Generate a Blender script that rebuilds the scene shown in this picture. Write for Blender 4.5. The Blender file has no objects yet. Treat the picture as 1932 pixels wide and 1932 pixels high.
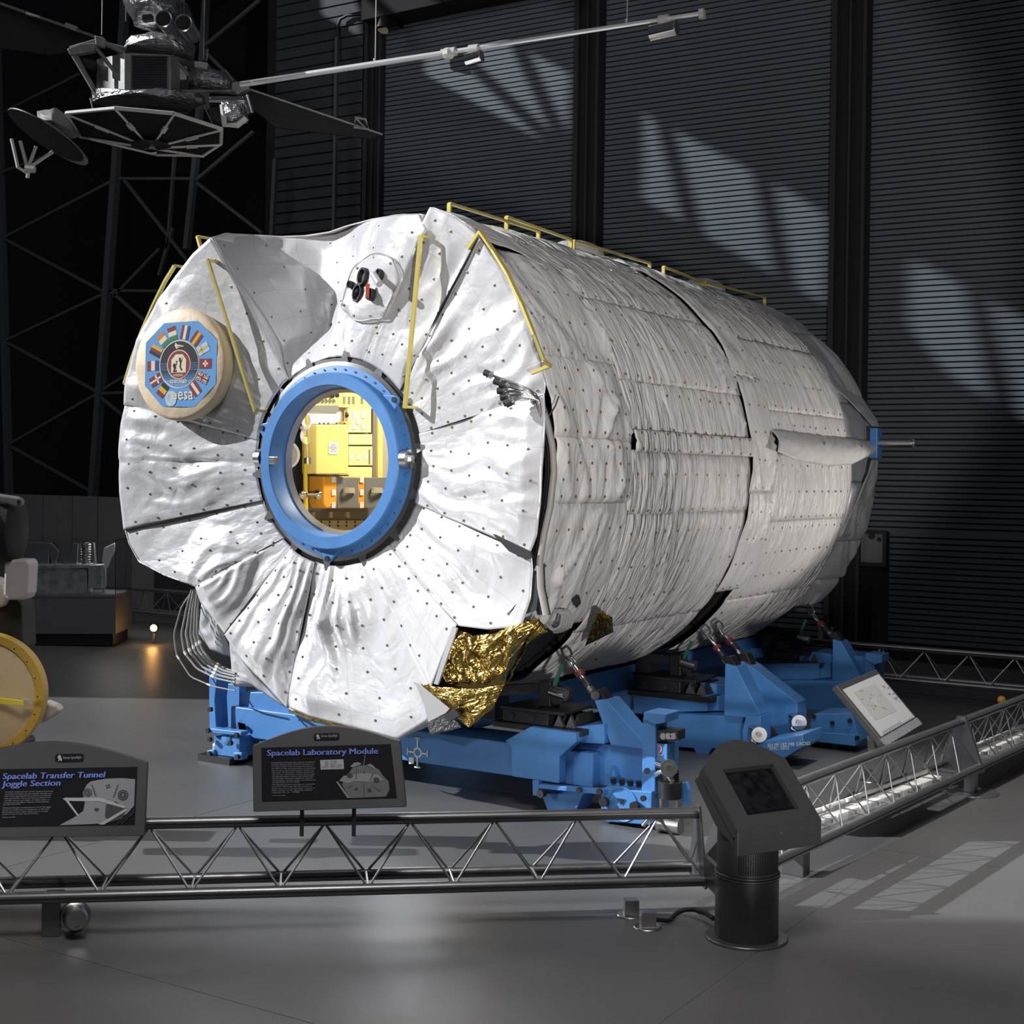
import bpy, bmesh, math, random
from mathutils import Vector, Matrix, noise
random.seed(7)
C = bpy.context.scene.collection
SC = bpy.context.scene
V = Vector
pi = math.pi
# ---------------------------------------------------------------- camera
FPX, PX, PY = 2700.0, 966.0, 895.0          # focal length in pixels and principal point of a 1932 px frame
TH, ROLL, CAMZ = math.radians(31.85), 0.0150, 2.6
cT, sT, cR, sR = math.cos(TH), math.sin(TH), math.cos(ROLL), math.sin(ROLL)
RIGHT, FWD, UP = V((cT, sT, 0)), V((-sT, cT, 0)), V((0, 0, 1))
cam = bpy.data.cameras.new('camera'); camo = bpy.data.objects.new('camera', cam); C.objects.link(camo)
ci, cj = RIGHT*cR + UP*sR, UP*cR - RIGHT*sR
camo.matrix_world = Matrix(((ci.x, cj.x, -FWD.x, 0), (ci.y, cj.y, -FWD.y, 0), (ci.z, cj.z, -FWD.z, CAMZ), (0, 0, 0, 1)))
cam.sensor_width = 36; cam.lens = 36*FPX/1932; cam.shift_y = -(966-PY)/1932; cam.clip_end = 200
SC.camera = camo
# ---------------------------------------------------------------- world, sun, lamps, exposure
SC.view_settings.view_transform = 'Standard'; SC.view_settings.look = 'None'
SC.view_settings.exposure = 0.0; SC.view_settings.gamma = 1; SC.view_settings.use_curve_mapping = False
W = bpy.data.worlds.new('hall_air'); SC.world = W; W.use_nodes = True
W.node_tree.nodes['Background'].inputs[0].default_value = (0.62, 0.70, 0.82, 1)
W.node_tree.nodes['Background'].inputs[1].default_value = 0.045
SUND = V((1.6, 1.0, -0.96)).normalized()     # sunlight travels this way, through the shaped openings of the left wall
def lamp(name, kind, loc, target, energy, color=(1, 1, 1), size=1.0, size_y=None, spot=None, blend=0.5):
    l = bpy.data.lights.new(name, kind); o = bpy.data.objects.new(name, l); C.objects.link(o)
    l.energy = energy; l.color = color; o.location = loc
    o.rotation_euler = (V(target)-V(loc)).to_track_quat('-Z', 'Y').to_euler()
    if kind == 'AREA':
        l.size = size
        if size_y: l.shape = 'RECTANGLE'; l.size_y = size_y
    elif kind == 'SPOT': l.shadow_soft_size = size; l.spot_size = math.radians(spot); l.spot_blend = blend
    elif kind == 'POINT': l.shadow_soft_size = size
    return o
sun = lamp('sunlight', 'SUN', (-40, -20, 30), V((-40, -20, 30))+SUND, 6.3, (0.95, 0.975, 1.0)); sun.data.angle = math.radians(0.38)
lamp('bounce_fill_right', 'SPOT', (3.4, -1.0, 1.0), (-5.8, 12.3, 4.1), 4000, (1.0, 0.96, 0.93), 0.25, spot=30, blend=.25)  # added fill, stands in for sunlit floor bounce on the cylinder
lamp('cylinder_fill_rear', 'SPOT', (-1.2, 16.4, 1.2), (-6.2, 13.0, 3.5), 520, (1.0, 0.94, 0.90), 0.15, spot=46, blend=.4)  # added fill that lifts the rear part of the cylinder
lamp('hall_flood_front', 'SPOT', (-11.5, -2.5, 5.0), (-7.6, 9.0, 2.6), 130, (1.0, 0.97, 0.97), 0.5, spot=36, blend=.6)
lamp('hall_high_bay', 'AREA', (-3.0, 6.0, 13.0), (-3.0, 8.0, 0.0), 115, (0.97, 0.98, 1.0), 7.0, 7.0)
lamp('hall_downlight', 'SPOT', (-1.9, 10.8, 12.5), (-2.2, 11.0, 0.0), 4200, (1.0, 0.98, 0.96), 0.15, spot=33, blend=.6)
lamp('foreground_fill', 'SPOT', (-1.2, 1.0, 11.0), (-2.6, 5.6, 0.0), 3000, (1.0, 0.97, 0.95), 1.6, spot=84, blend=1)  # added fill for the foreground floor, kiosk and signs
lamp('cradle_fill', 'SPOT', (-8.6, -1.0, 2.6), (-6.0, 9.7, 0.2), 620, (0.96, 0.98, 1.0), 0.15, spot=20, blend=.5)  # added fill that brightens only the front of the cradle
lamp('case_fill', 'AREA', (-16.35, 15.0, 1.62), (-16.35, 15.2, 0.6), 30, (1.0, 0.97, 0.93), 0.8, 0.3)  # added fill to brighten what stands in the display case
lamp('left_zone_fill', 'AREA', (-17.0, 9.0, 12.0), (-17.5, 14.0, 0.0), 260, (0.97, 0.98, 1.0), 5.0, 5.0)  # added fill over the dim far-left floor, partition and case
lamp('satellite_fill', 'SPOT', (-5.5, 1.0, 3.2), (-11.8, 11.5, 7.1), 520, (1.0, 0.97, 0.93), 0.2, spot=34, blend=.8)  # added fill to bring the satellite out of the dark
lamp('module_ceiling_light', 'AREA', (-6.9, 10.9, 4.2), (-8.2, 10.9, 2.4), 85, (1.0, 0.93, 0.78), 1.6, 0.4)
# ---------------------------------------------------------------- pixel -> point helpers
def ray(px, py):
    u, v = (px-PX)/FPX, (py-PY)/FPX
    return FWD + RIGHT*(u*cR+v*sR) - UP*(v*cR-u*sR)
def proj(p):
    q = V(p)-V((0,0,CAMZ)); d = q.dot(FWD); u, v = q.dot(RIGHT)/d, -q.z/d
    return PX+FPX*(u*cR-v*sR), PY+FPX*(u*sR+v*cR)
def P(px, py, Y=None, Z=None, X=None, D=None):
    d = ray(px, py)
    if Y is not None: k = Y/d.y
    elif Z is not None: k = (Z-CAMZ)/d.z
    elif X is not None: k = X/d.x
    else: k = D
    return V((0, 0, CAMZ)) + d*k
# ---------------------------------------------------------------- mesh builder
class MB:
    def __init__(s): s.v = []; s.f = []; s.uv = []
    def add(s, vs, fs, uv=None):
        n = len(s.v); s.v += [V(p) for p in vs]; s.f += [tuple(i+n for i in f) for f in fs]
        s.uv += uv if uv else [(0, 0)]*len(vs)
        return s
    def box(s, lo, hi):
        x0, y0, z0 = lo; x1, y1, z1 = hi
        return s.add([(x0,y0,z0),(x1,y0,z0),(x1,y1,z0),(x0,y1,z0),(x0,y0,z1),(x1,y0,z1),(x1,y1,z1),(x0,y1,z1)],
              [(0,3,2,1),(4,5,6,7),(0,1,5,4),(1,2,6,5),(2,3,7,6),(3,0,4,7)])
    def cbox(s, c, ax, ay, az):          # centre and three half-axis vectors
        c, ax, ay, az = V(c), V(ax), V(ay), V(az)
        vs = [c+ax*i+ay*j+az*k for k in (-1,1) for (i,j) in ((-1,-1),(1,-1),(1,1),(-1,1))]
        return s.add(vs, [(0,3,2,1),(4,5,6,7),(0,1,5,4),(1,2,6,5),(2,3,7,6),(3,0,4,7)])
    def prism(s, poly, vec):
        n = len(poly); vec = V(vec); a = [V(p) for p in poly]; b = [p+vec for p in a]
        return s.add(a+b, [tuple(range(n))[::-1], tuple(range(n, 2*n))]+[(i,(i+1)%n,n+(i+1)%n,n+i) for i in range(n)])
    def beam(s, p, q, w, h, up=(0,0,1)):
        p, q = V(p), V(q); d = (q-p).normalized(); up = V(up)
        if abs(d.dot(up)) > 0.98: up = V((0,1,0)) if abs(d.y) < 0.9 else V((1,0,0))
        sd = d.cross(up).normalized()*w/2; u = sd.cross(d).normalized()*h/2
        vs = [p-sd-u,p+sd-u,p+sd+u,p-sd+u,q-sd-u,q+sd-u,q+sd+u,q-sd+u]
        return s.add(vs, [(0,1,2,3),(7,6,5,4),(0,4,5,1),(1,5,6,2),(2,6,7,3),(3,7,4,0)])
    def tube(s, pts, r, n=8, closed=False):
        pts = [V(p) for p in pts]; m = len(pts); N = len(s.v); prev = None
        rs = r if isinstance(r, (list, tuple)) else [r]*m
        for i, p in enumerate(pts):
            if closed: d = pts[(i+1)%m]-pts[i-1]
            else: d = pts[min(i+1,m-1)]-pts[max(i-1,0)]
            d.normalize()
            a = V((0,0,1)) if prev is None else prev
            if abs(d.dot(a)) > 0.97 and prev is None: a = V((1,0,0))
            a = (a-d*a.dot(d)).normalized(); prev = a; b = d.cross(a)
            s.v += [p+(a*math.cos(2*pi*k/n)+b*math.sin(2*pi*k/n))*rs[i] for k in range(n)]
        s.uv += [(0,0)]*(m*n)
        for i in range(m if closed else m-1):
            j = (i+1)%m
            s.f += [(N+i*n+k, N+i*n+(k+1)%n, N+j*n+(k+1)%n, N+j*n+k) for k in range(n)]
        if not closed:
            s.f.append(tuple(N+k for k in range(n))[::-1]); s.f.append(tuple(N+(m-1)*n+k for k in range(n)))
        return s
    def cyl(s, p, q, r, r2=None, n=20): return s.tube([p, q], [r, r if r2 is None else r2], n)
    def lathe(s, c, axis, prof, n=32, a0=0, a1=2*pi, closed=False):   # prof: (radius, height along axis)
        c = V(c); ax = V(axis).normalized(); t = V((0,0,1)) if abs(ax.z) < .9 else V((1,0,0))
        a = (t-ax*t.dot(ax)).normalized(); b = ax.cross(a); full = abs(a1-a0-2*pi) < 1e-6; m = len(prof); N = len(s.v)
        k = n if full else n+1
        for i in range(k):
            g = a0+(a1-a0)*i/n; dr = a*math.cos(g)+b*math.sin(g)
            s.v += [c+dr*r+ax*h for (r, h) in prof]
        s.uv += [(0,0)]*(k*m)
        for i in range(n):
            j = (i+1)%k
            for q in range(m if closed else m-1):
                w = (q+1)%m; s.f.append((N+i*m+q, N+j*m+q, N+j*m+w, N+i*m+w))
        return s
    def grid(s, nu, nv, fn, uvs=None):
        vs = []; uv = []
        for j in range(nv+1):
            for i in range(nu+1):
                vs.append(fn(i/nu, j/nv)); uv.append((i/nu*uvs[0], j/nv*uvs[1]) if uvs else (i/nu, j/nv))
        w = nu+1
        return s.add(vs, [(j*w+i, j*w+i+1, (j+1)*w+i+1, (j+1)*w+i) for j in range(nv) for i in range(nu)], uv)
    def ball(s, c, r, n=12, sc=(1,1,1)):
        c = V(c); m = n//2
        return s.grid(n, m, lambda u, t: c+V((r*sc[0]*math.sin(pi*t)*math.cos(2*pi*u), r*sc[1]*math.sin(pi*t)*math.sin(2*pi*u), r*sc[2]*math.cos(pi*t))))
    def build(s, name, mat, parent=None, smooth=None, bevel=0, solid=0, kind=None, label=None, fix=True):
        L = rootloc(parent)
        me = bpy.data.meshes.new(name); me.from_pydata([p-L for p in s.v], [], s.f)
        ul = me.uv_layers.new(name='UVMap')
        for lp in me.loops: ul.data[lp.index].uv = s.uv[lp.vertex_index]
        if fix:
            bm = bmesh.new(); bm.from_mesh(me); bmesh.ops.recalc_face_normals(bm, faces=bm.faces); bm.to_mesh(me); bm.free()
        if smooth is not None:
            for p in me.polygons: p.use_smooth = True
            if smooth < 179: me.set_sharp_from_angle(angle=math.radians(smooth))
        me.materials.append(mat)
        o = bpy.data.objects.new(name, me); C.objects.link(o); o.parent = parent
        if bevel:
            b = o.modifiers.new('bevel', 'BEVEL'); b.width = bevel; b.segments = 2; b.limit_method = 'ANGLE'
        if solid:
            b = o.modifiers.new('thickness', 'SOLIDIFY'); b.thickness = solid; b.offset = 0
        if kind: o['kind'] = kind
        if label: o['label'] = label
        return o
def rootloc(o):
    L = V((0,0,0))
    while o is not None: L = L+o.location; o = o.parent
    return L
def thing(name, label, cat, loc=(0,0,0), group=None):
    o = bpy.data.objects.new(name, None); C.objects.link(o); o.location = loc; o.empty_display_size = .1
    o['label'] = label; o['category'] = cat
    if group: o['group'] = group
    return o
def tag(o, label, cat, group=None):
    o['label'] = label; o['category'] = cat
    if group: o['group'] = group
    return o
def struct(o): o['kind'] = 'structure'; return o
def sset(name): 
    o = bpy.data.objects.new(name, None); C.objects.link(o); o['kind'] = 'structure'; return o
def copy_part(src, parent, loc):
    o = src.copy(); C.objects.link(o); o.parent = parent; o.location = loc; return o
def textmesh(txt, size, width=None, bold=0.0, shear=0.0, align='LEFT'):
    cu = bpy.data.curves.new('lettering', 'FONT'); cu.body = txt; cu.size = size; cu.offset = bold; cu.shear = shear
    cu.align_x = align; cu.extrude = 0; cu.resolution_u = 3
    o = bpy.data.objects.new('lettering', cu); C.objects.link(o); bpy.context.view_layer.update()
    me = bpy.data.meshes.new_from_object(o.evaluated_get(bpy.context.evaluated_depsgraph_get()))
    bpy.data.objects.remove(o); bpy.data.curves.remove(cu)
    vs = [v.co.copy() for v in me.vertices]; fs = [tuple(p.vertices) for p in me.polygons]; bpy.data.meshes.remove(me)
    if width and vs:
        x0 = min(v.x for v in vs); x1 = max(v.x for v in vs); k = width/(x1-x0)
        for v in vs: v.x = (v.x-x0)*k
    return vs, fs
def fn(p, sc): return noise.noise(V(p)*sc)
def ridge(p, sc): return 1-2*abs(noise.noise(V(p)*sc))
# ---------------------------------------------------------------- materials
def mat(name, col, rough=.5, metal=0, spec=.5, nscale=0, namt=.15, bump=0, bscale=60, bstretch=(1,1,1), emit=0, coat=0, rvar=0):
    m = bpy.data.materials.new(name); m.use_nodes = True; nt = m.node_tree; b = nt.nodes['Principled BSDF']
    b.inputs['Base Color'].default_value = (*col, 1); b.inputs['Roughness'].default_value = rough
    b.inputs['Metallic'].default_value = metal; b.inputs['Specular IOR Level'].default_value = spec
    if coat: b.inputs['Coat Weight'].default_value = coat; b.inputs['Coat Roughness'].default_value = .15
    if emit: b.inputs['Emission Color'].default_value = (*col, 1); b.inputs['Emission Strength'].default_value = emit
    if nscale or bump or rvar:
        tc = nt.nodes.new('ShaderNodeTexCoord'); mp = nt.nodes.new('ShaderNodeMapping'); nt.links.new(tc.outputs['Object'], mp.inputs[0])
        mp.inputs['Scale'].default_value = bstretch
    if nscale or rvar:
        n = nt.nodes.new('ShaderNodeTexNoise'); n.inputs['Scale'].default_value = nscale or 3; n.inputs['Detail'].default_value = 6
        nt.links.new(mp.outputs[0], n.inputs['Vector'])
    if nscale:
        r = nt.nodes.new('ShaderNodeMapRange'); r.inputs['From Min'].default_value = .3; r.inputs['From Max'].default_value = .7
        r.inputs['To Min'].default_value = 1-namt; r.inputs['To Max'].default_value = 1+namt
        mx = nt.nodes.new('ShaderNodeVectorMath'); mx.operation = 'SCALE'; mx.inputs[0].default_value = col
        nt.links.new(n.outputs['Fac'], r.inputs['Value']); nt.links.new(r.outputs[0], mx.inputs['Scale']); nt.links.new(mx.outputs[0], b.inputs['Base Color'])
    if rvar:
        r2 = nt.nodes.new('ShaderNodeMapRange'); r2.inputs['To Min'].default_value = rough-rvar; r2.inputs['To Max'].default_value = rough+rvar
        nt.links.new(n.outputs['Fac'], r2.inputs['Value']); nt.links.new(r2.outputs[0], b.inputs['Roughness'])
    if bump:
        n2 = nt.nodes.new('ShaderNodeTexNoise'); n2.inputs['Scale'].default_value = bscale; n2.inputs['Detail'].default_value = 4
        nt.links.new(mp.outputs[0], n2.inputs['Vector'])
        bp = nt.nodes.new('ShaderNodeBump'); bp.inputs['Strength'].default_value = bump; bp.inputs['Distance'].default_value = .02
        nt.links.new(n2.outputs['Fac'], bp.inputs['Height']); nt.links.new(bp.outputs[0], b.inputs['Normal'])
    return m
def cloth(name, col, rough, stretch, scale, strength, dist, grid=.3, gridamt=.93, metal=0):
    """satin blanket cloth: ridged crease relief and faint stitched grid (UV in metres)"""
    m = mat(name, col, rough, metal, .5); nt = m.node_tree; b = nt.nodes['Principled BSDF']; L = nt.links.new
    tc = nt.nodes.new('ShaderNodeTexCoord'); mp = nt.nodes.new('ShaderNodeMapping'); mp.inputs['Scale'].default_value = stretch
    L(tc.outputs['UV'], mp.inputs[0])
    def rid(sc, det, dstt):
        n = nt.nodes.new('ShaderNodeTexNoise'); n.inputs['Scale'].default_value = sc; n.inputs['Detail'].default_value = det; n.inputs['Distortion'].default_value = dstt
        L(mp.outputs[0], n.inputs['Vector'])
        a = nt.nodes.new('ShaderNodeMath'); a.operation = 'SUBTRACT'; a.inputs[1].default_value = .5; L(n.outputs['Fac'], a.inputs[0])
        c = nt.nodes.new('ShaderNodeMath'); c.operation = 'ABSOLUTE'; L(a.outputs[0], c.inputs[0]); return c.outputs[0]
    r1 = rid(scale, 2, .4); r2 = rid(scale*3.1, 2, .2)
    ad = nt.nodes.new('ShaderNodeMath'); ad.operation = 'MULTIPLY_ADD'; ad.inputs[1].default_value = .3; L(r2, ad.inputs[0]); L(r1, ad.inputs[2])
    bp = nt.nodes.new('ShaderNodeBump'); bp.inputs['Strength'].default_value = strength; bp.inputs['Distance'].default_value = dist
    L(ad.outputs[0], bp.inputs['Height']); L(bp.outputs[0], b.inputs['Normal'])
    if grid:
        sp = nt.nodes.new('ShaderNodeSeparateXYZ'); L(tc.outputs['UV'], sp.inputs[0]); hs = []
        for k in (0, 1):
            q = nt.nodes.new('ShaderNodeMath'); q.operation = 'PINGPONG'; q.inputs[1].default_value = grid/2; L(sp.outputs[k], q.inputs[0])
            g = nt.nodes.new('ShaderNodeMath'); g.operation = 'GREATER_THAN'; g.inputs[1].default_value = .0022; L(q.outputs[0], g.inputs[0]); hs.append(g.outputs[0])
        mn = nt.nodes.new('ShaderNodeMath'); mn.operation = 'MINIMUM'; L(hs[0], mn.inputs[0]); L(hs[1], mn.inputs[1])
        r = nt.nodes.new('ShaderNodeMapRange'); r.inputs['To Min'].default_value = gridamt; L(mn.outputs[0], r.inputs['Value'])
        mx = nt.nodes.new('ShaderNodeVectorMath'); mx.operation = 'SCALE'; mx.inputs[0].default_value = col
        L(r.outputs[0], mx.inputs['Scale']); L(mx.outputs[0], b.inputs['Base Color'])
    return m
M = dict(
 blanket = cloth('white_satin_blanket', (.60,.595,.61), .32, (1,1,1), 2.6, .38, .05, grid=.26, gridamt=.8, metal=.25),
 cylblank = cloth('grey_white_wrinkled_blanket', (.66,.645,.63), .48, (6,.9,1), 1.5, 1.0, .09, grid=0),
 skirt = cloth('grey_white_loose_blanket', (.66,.645,.63), .48, (2.4,1.0,1), 1.5, .9, .07, grid=0),
 gold = cloth('crumpled_gold_foil', (.50,.34,.09), .20, (1,1,1), 6, 1.0, .06, grid=0, metal=1),
 silver = cloth('crumpled_silver_foil', (.42,.42,.43), .25, (1,1,1), 7, .9, .05, grid=0, metal=.9),
 black = mat('black_rubber', (.012,.012,.014), .6),
 darkst = mat('dark_structural_metal', (.022,.023,.026), .45, .3, nscale=5, namt=.3),
 shell = mat('dark_shell', (.03,.03,.032), .6),
 blue = mat('blue_enamel', (.068,.225,.53), .42, nscale=4, namt=.10, bump=.05, bscale=9),
 ringblue = mat('hatch_blue_enamel', (.062,.195,.46), .42, nscale=6, namt=.10),
 steel = mat('brushed_steel', (.52,.51,.50), .3, 1, nscale=20, namt=.1),
 chrome = mat('polished_steel', (.75,.75,.76), .12, 1),
 alu = mat('satin_aluminium', (.36,.36,.37), .34, .85, nscale=8, namt=.08),
 aludark = mat('grey_painted_rail', (.16,.16,.165), .32, .7, nscale=6, namt=.1),
 yellow = mat('yellow_anodised', (.60,.50,.14), .32, .35),
 rackyel = mat('rack_yellow', (.88,.72,.22), .5),
 rackyel2 = mat('rack_pale_yellow', (.86,.74,.36), .5),
 orange = mat('orange_fabric', (.80,.36,.03), .8),
 greypan = mat('grey_panel', (.20,.20,.19), .6),
 beige = mat('beige_panel', (.50,.44,.32), .6),
 white = mat('white_patch', (.80,.79,.76), .6),
 cream = mat('cream_cloth', (.72,.58,.40), .45, bump=.35, bscale=7),
 kiosk = mat('charcoal_powder_coat', (.034,.034,.035), .38, nscale=30, namt=.05),
 signgrey = mat('sign_frame_grey', (.045,.045,.046), .5),
 screen = mat('dark_glass_screen', (.006,.006,.008), .5, spec=.08, nscale=16, namt=.8),
 snap = mat('snap_brass', (.22,.18,.13), .4, .6),
 wire = mat('grey_cable', (.30,.29,.28), .5),
 slat = mat('dark_louvre_metal', (.090,.106,.127), .6, nscale=2, namt=.06),
 walldark = mat('wall_dark_backing', (.022,.022,.023), .9, spec=.1),
 siding = mat('dark_siding', (.045,.050,.057), .7, spec=.2, nscale=2, namt=.08),
 column = mat('dark_column_paint', (.035,.036,.04), .7, spec=.2),
 truss = mat('truss_paint', (.075,.08,.088), .55),
 partition = mat('grey_partition_paint', (.15,.15,.152), .6),
)
def srgb(r, g, b): return tuple(((c/255)/12.92 if c/255 <= .04045 else ((c/255+.055)/1.055)**2.4) for c in (r, g, b))
# ================================================================ setting
YW = 20.5
# floor: concrete slabs with saw-cut joints
mf = mat('polished_concrete', (.106,.105,.104), .42, spec=.5, nscale=.55, namt=.14, rvar=.10)
JP = P(1693, 1607, Z=0)
floor = sset('floor')
GX, GY = 4.7, 4.7
base = MB().box((-60, -14, -.3), (16, 28, -.0025)).build('floor_bed', M['partition'], floor)
for i in range(-12, 5):
    for j in range(-5, 5):
        x0, y0 = JP.x+i*GX, JP.y+j*GY
        if x0 > 16 or x0+GX < -58 or y0 > 27.5 or y0+GY < -14: continue
        MB().box((x0+.003, y0+.003, -.03), (x0+GX-.003, y0+GY-.003, 0)).build('floor_slab', mf, floor)
# back wall: louvred bays between dark columns
wb = sset('wall_back')
XE = P(517, 300, Y=YW).x
MB().box((XE, YW, -.1), (16, YW+.3, 14)).build('wall_backing', M['walldark'], wb)
MB().box((-60, YW+6.5, -.1), (XE, YW+6.7, 16)).build('wall_backing', M['walldark'], wb)
MB().box((XE-.2, YW, -.1), (XE, YW+6.5, 16)).build('wall_return', M['walldark'], wb)
def colx(px, py): return P(px, py, Y=YW).x
XC0, XC1, XC2 = colx(722, 300), colx(1130, 300), colx(1632, 300)
pitch = .0845
def bay(name, x0, x1, z0, z1, p, hgt, dep, mt='slat'):
    b = sset(name)
    m0 = MB().box((x0, YW-dep, -hgt/2), (x1, YW-.004, hgt/2))
    m0.v[0].y += .012; m0.v[1].y += .012          # lower edge tucked back
    src = None; z = z0
    while z < z1:
        if src is None: src = m0.build('slat', M[mt], b); src.location = (0, 0, z)
        else: copy_part(src, b, (0, 0, z))
        z += p
    return b
bay('wall_back.001', XC0+.06, XC1-.42, .3, 10.6, pitch, .060, .04)
bay('wall_back.002', XC1+.12, XC2-.40, .3, 10.6, pitch, .060, .04)
xd = colx(1680, 1000); zd = P(1680, 1000, Y=YW).z
bay('wall_back.003', XC2+.10, 4.0, zd, 11.2, pitch, .060, .04)
bay('wall_back.004', xd, 4.0, .3, zd-.03, pitch, .060, .04)
bay('wall_back.005', XE+.05, XC0-.45, 2.2, 12.5, .205, .17, .05, 'siding')
# columns with flanges
for k, (xc, w) in enumerate(((XC0, .20), (XC1, .28), (XC2, .36))):
    c = sset('trim_%d' % (k+1))
    MB().box((xc-w-.02, YW-.14, 0), (xc, YW, 13)).build('column_web', M['walldark'], c)
    MB().box((xc-w-.10, YW-.20, 0), (xc-w-.02, YW-.02, 13)).build('column_flange', M['column'], c)
    MB().box((xc, YW-.16, 0), (xc+.05, YW, 13)).build('column_edge', M['column'], c)
    MB().box((xc-w*.55, YW-.20, 0), (xc-w*.45, YW, 13)).build('column_rib', M['column'], c)
# soffit above the first bay
sf = MB().prism([P(722,-40,Y=YW-.05), P(1100,-40,Y=YW-.05), P(1000,-6,Y=YW-.05), P(900,18,Y=YW-.05), P(720,56,Y=YW-.05)], (0,-.6,0)).build('trim_4', M['walldark']); struct(sf)
# unseen left wall, its openings shaped to place the sun patches
XL = -29.0
def zwin(px, py):                      # height on the left wall whose sun ray lands on this point of the back wall
    p = P(px, py, Y=YW); return p.z+.6*(p.x-XL)
zb = (zwin(1100,316)+zwin(1600,597)+zwin(1290,413))/3; zt = (zwin(1097,142)+zwin(1600,385))/2
wl = sset('wall_left')
def wl_part(n, y0, y1, z0, z1, m='column', t=.3): return MB().box((XL-t, y0, z0), (XL, y1, z1)).build(n, M[m], wl)
ZL0, ZL1 = 9.2, zb-1.7
YA = YW-(P(612,300,Y=YW).x-XL)/1.6
Y0, Y1 = -8.3, 1.0                     # tall opening shaped to light the module face; beyond it only the upper strip is open
wl_part('wall_panel', YA, 27, 0, 30); wl_part('wall_panel', -40, YA, zt, 30); wl_part('wall_panel', -40, YA, 0, ZL0)
wl_part('wall_panel', Y1, YA, ZL0, zb); wl_part('wall_panel', -40, Y0, ZL0, zt)
tb = MB()
def ywin(px): return YW-(P(px, 300, Y=YW).x-XL)/1.6
for a, b in ((708,806),(1108,1222),(1606,1729)): wl_part('sun_mask_pier', ywin(b), ywin(a), zb, zt, 'column')  # unseen piers added to cut the sun band into separate patches
for (a, b) in (((790,300),(700,0)), ((880,100),(1090,300)), ((1000,100),(1090,290)), ((1290,300),(1330,440)), ((1240,400),(1450,560)), ((1400,280),(1620,420)), ((1450,300),(1500,520)), ((1860,540),(1900,700)), ((1700,600),(1800,720))):
    pa, pb = P(a[0], a[1], Y=YW), P(b[0], b[1], Y=YW)
    qa = V((XL-.1, YW-(pa.x-XL)/1.6, pa.z+.6*(pa.x-XL))); qb = V((XL-.1, YW-(pb.x-XL)/1.6, pb.z+.6*(pb.x-XL)))
    d = (qb-qa).normalized(); MB().beam(qa-d*.6, qb+d*.6, .14, .14).build('window_strut', M['truss'], wl)
# arch trusses at the far left
tr = sset('trim_5')
def bar(a, b, w=.10, Y=YW-.5, n='truss_member'): MB().beam(P(a[0],a[1],Y=Y), P(b[0],b[1],Y=Y), w, w, (0,1,0)).build(n, M['truss'], tr)
bar((2,380),(24,1180),.13); bar((218,330),(158,1180),.15); bar((250,-260),(218,330),.14); bar((2,380),(-14,-200),.13); bar((372,280),(352,470),.11); bar((372,280),(390,-20),.11)
bar((520,300),(512,470),.08); bar((636,70),(630,440),.06); bar((330,290),(316,470),.06); bar((326,430),(300,520),.06)
for a, b in (((8,448),(215,340)),((8,450),(195,550)),((195,555),(12,642)),((12,645),(185,740)),((185,742),(15,840)),((20,842),(178,930)),((225,337),(370,337)),((235,340),(360,500)),((205,548),(300,549)),((215,560),(300,470)),
             ((205,545),(290,620)),((190,742),(260,740)),((195,735),(250,700)),((190,750),(240,790)),((370,340),(478,248)),((372,345),(495,440)),((385,88),(490,0)),((380,90),(470,180)),((10,210),(150,140)),((-10,330),(100,290))): bar(a, b, .055)
# partition screens behind the display case
pt = sset('wall_left.001')
YP = 18.2
xs = [P(x, 1000, Y=YP).x for x in (-120, 12, 80, 136, 184, 238, 292)]
ztop = P(150, 936, Y=YP).z
for a, b in zip(xs, xs[1:]): MB().box((a+.012, YP, 0), (b-.012, YP+.08, ztop)).build('partition_panel', M['partition'], pt)
MB().box((xs[0], YP+.08, 0), (xs[-1], YP+.1, ztop-.02)).build('partition_backing', M['walldark'], pt)
MB().box((xs[-1], YP+.02, 0), (xs[-1]+1.0, YP+.1, ztop-.03)).build('partition_return', M['column'], pt)
# wall notice beside the third bay, conduit, small spot
nb = thing('wall_notice', 'grey framed notice board on dark wall right of module, beside louvres', 'sign', P(1645,1035,Y=YW-.03))
a, b = P(1622,1006,Y=YW-.05), P(1667,1062,Y=YW-.05)
MB().box((a.x, YW-.07, b.z), (b.x, YW-.005, a.z)).build('notice_panel', M['partition'], nb)
for bx in ((a.x-.05,a.x,b.z-.05,a.z+.05),(b.x,b.x+.05,b.z-.05,a.z+.05),(a.x,b.x,a.z,a.z+.05),(a.x,b.x,b.z-.05,b.z)):
    MB().box((bx[0], YW-.10, bx[2]), (bx[1], YW-.005, bx[3])).build('notice_frame', M['black'], nb)
for q, r in (((1645,1011),.05),((1659,1018),.035)):
    c = P(q[0], q[1], Y=YW-.07); MB().cyl(c, c-V((0,.01,0)), r, n=12).build('printed_mark', M['black'], nb)
a, b = P(1548,1186,Y=YW-.05), P(1577,1206,Y=YW-.05)
o = MB().box((a.x, YW-.16, b.z-.1), (b.x, YW-.04, a.z+.05)).build('wall_box', M['partition'], None, bevel=.01); tag(o, 'small grey utility box on the wall behind the rear turnbuckle', 'box')
pts = [P(*q, Y=YW-.12) for q in ((637,110),(637,50),(642,36),(655,29),(686,28))]
o = MB().tube(pts, .03, 8).build('conduit', M['black'], None, 60); tag(o, 'black bent conduit pipe on grey siding at upper left', 'pipe')
t = thing('wall_spotlight', 'small dark spotlight bracketed to the soffit at upper centre', 'lamp', P(727,50,Y=YW-.7))
c = P(726, 44, Y=YW-.7)
MB().cyl(c+V((0,0,.08)), c-V((0,.05,.12)), .09, .12, 14).build('lamp_housing', M['black'], t, 40)
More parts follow.
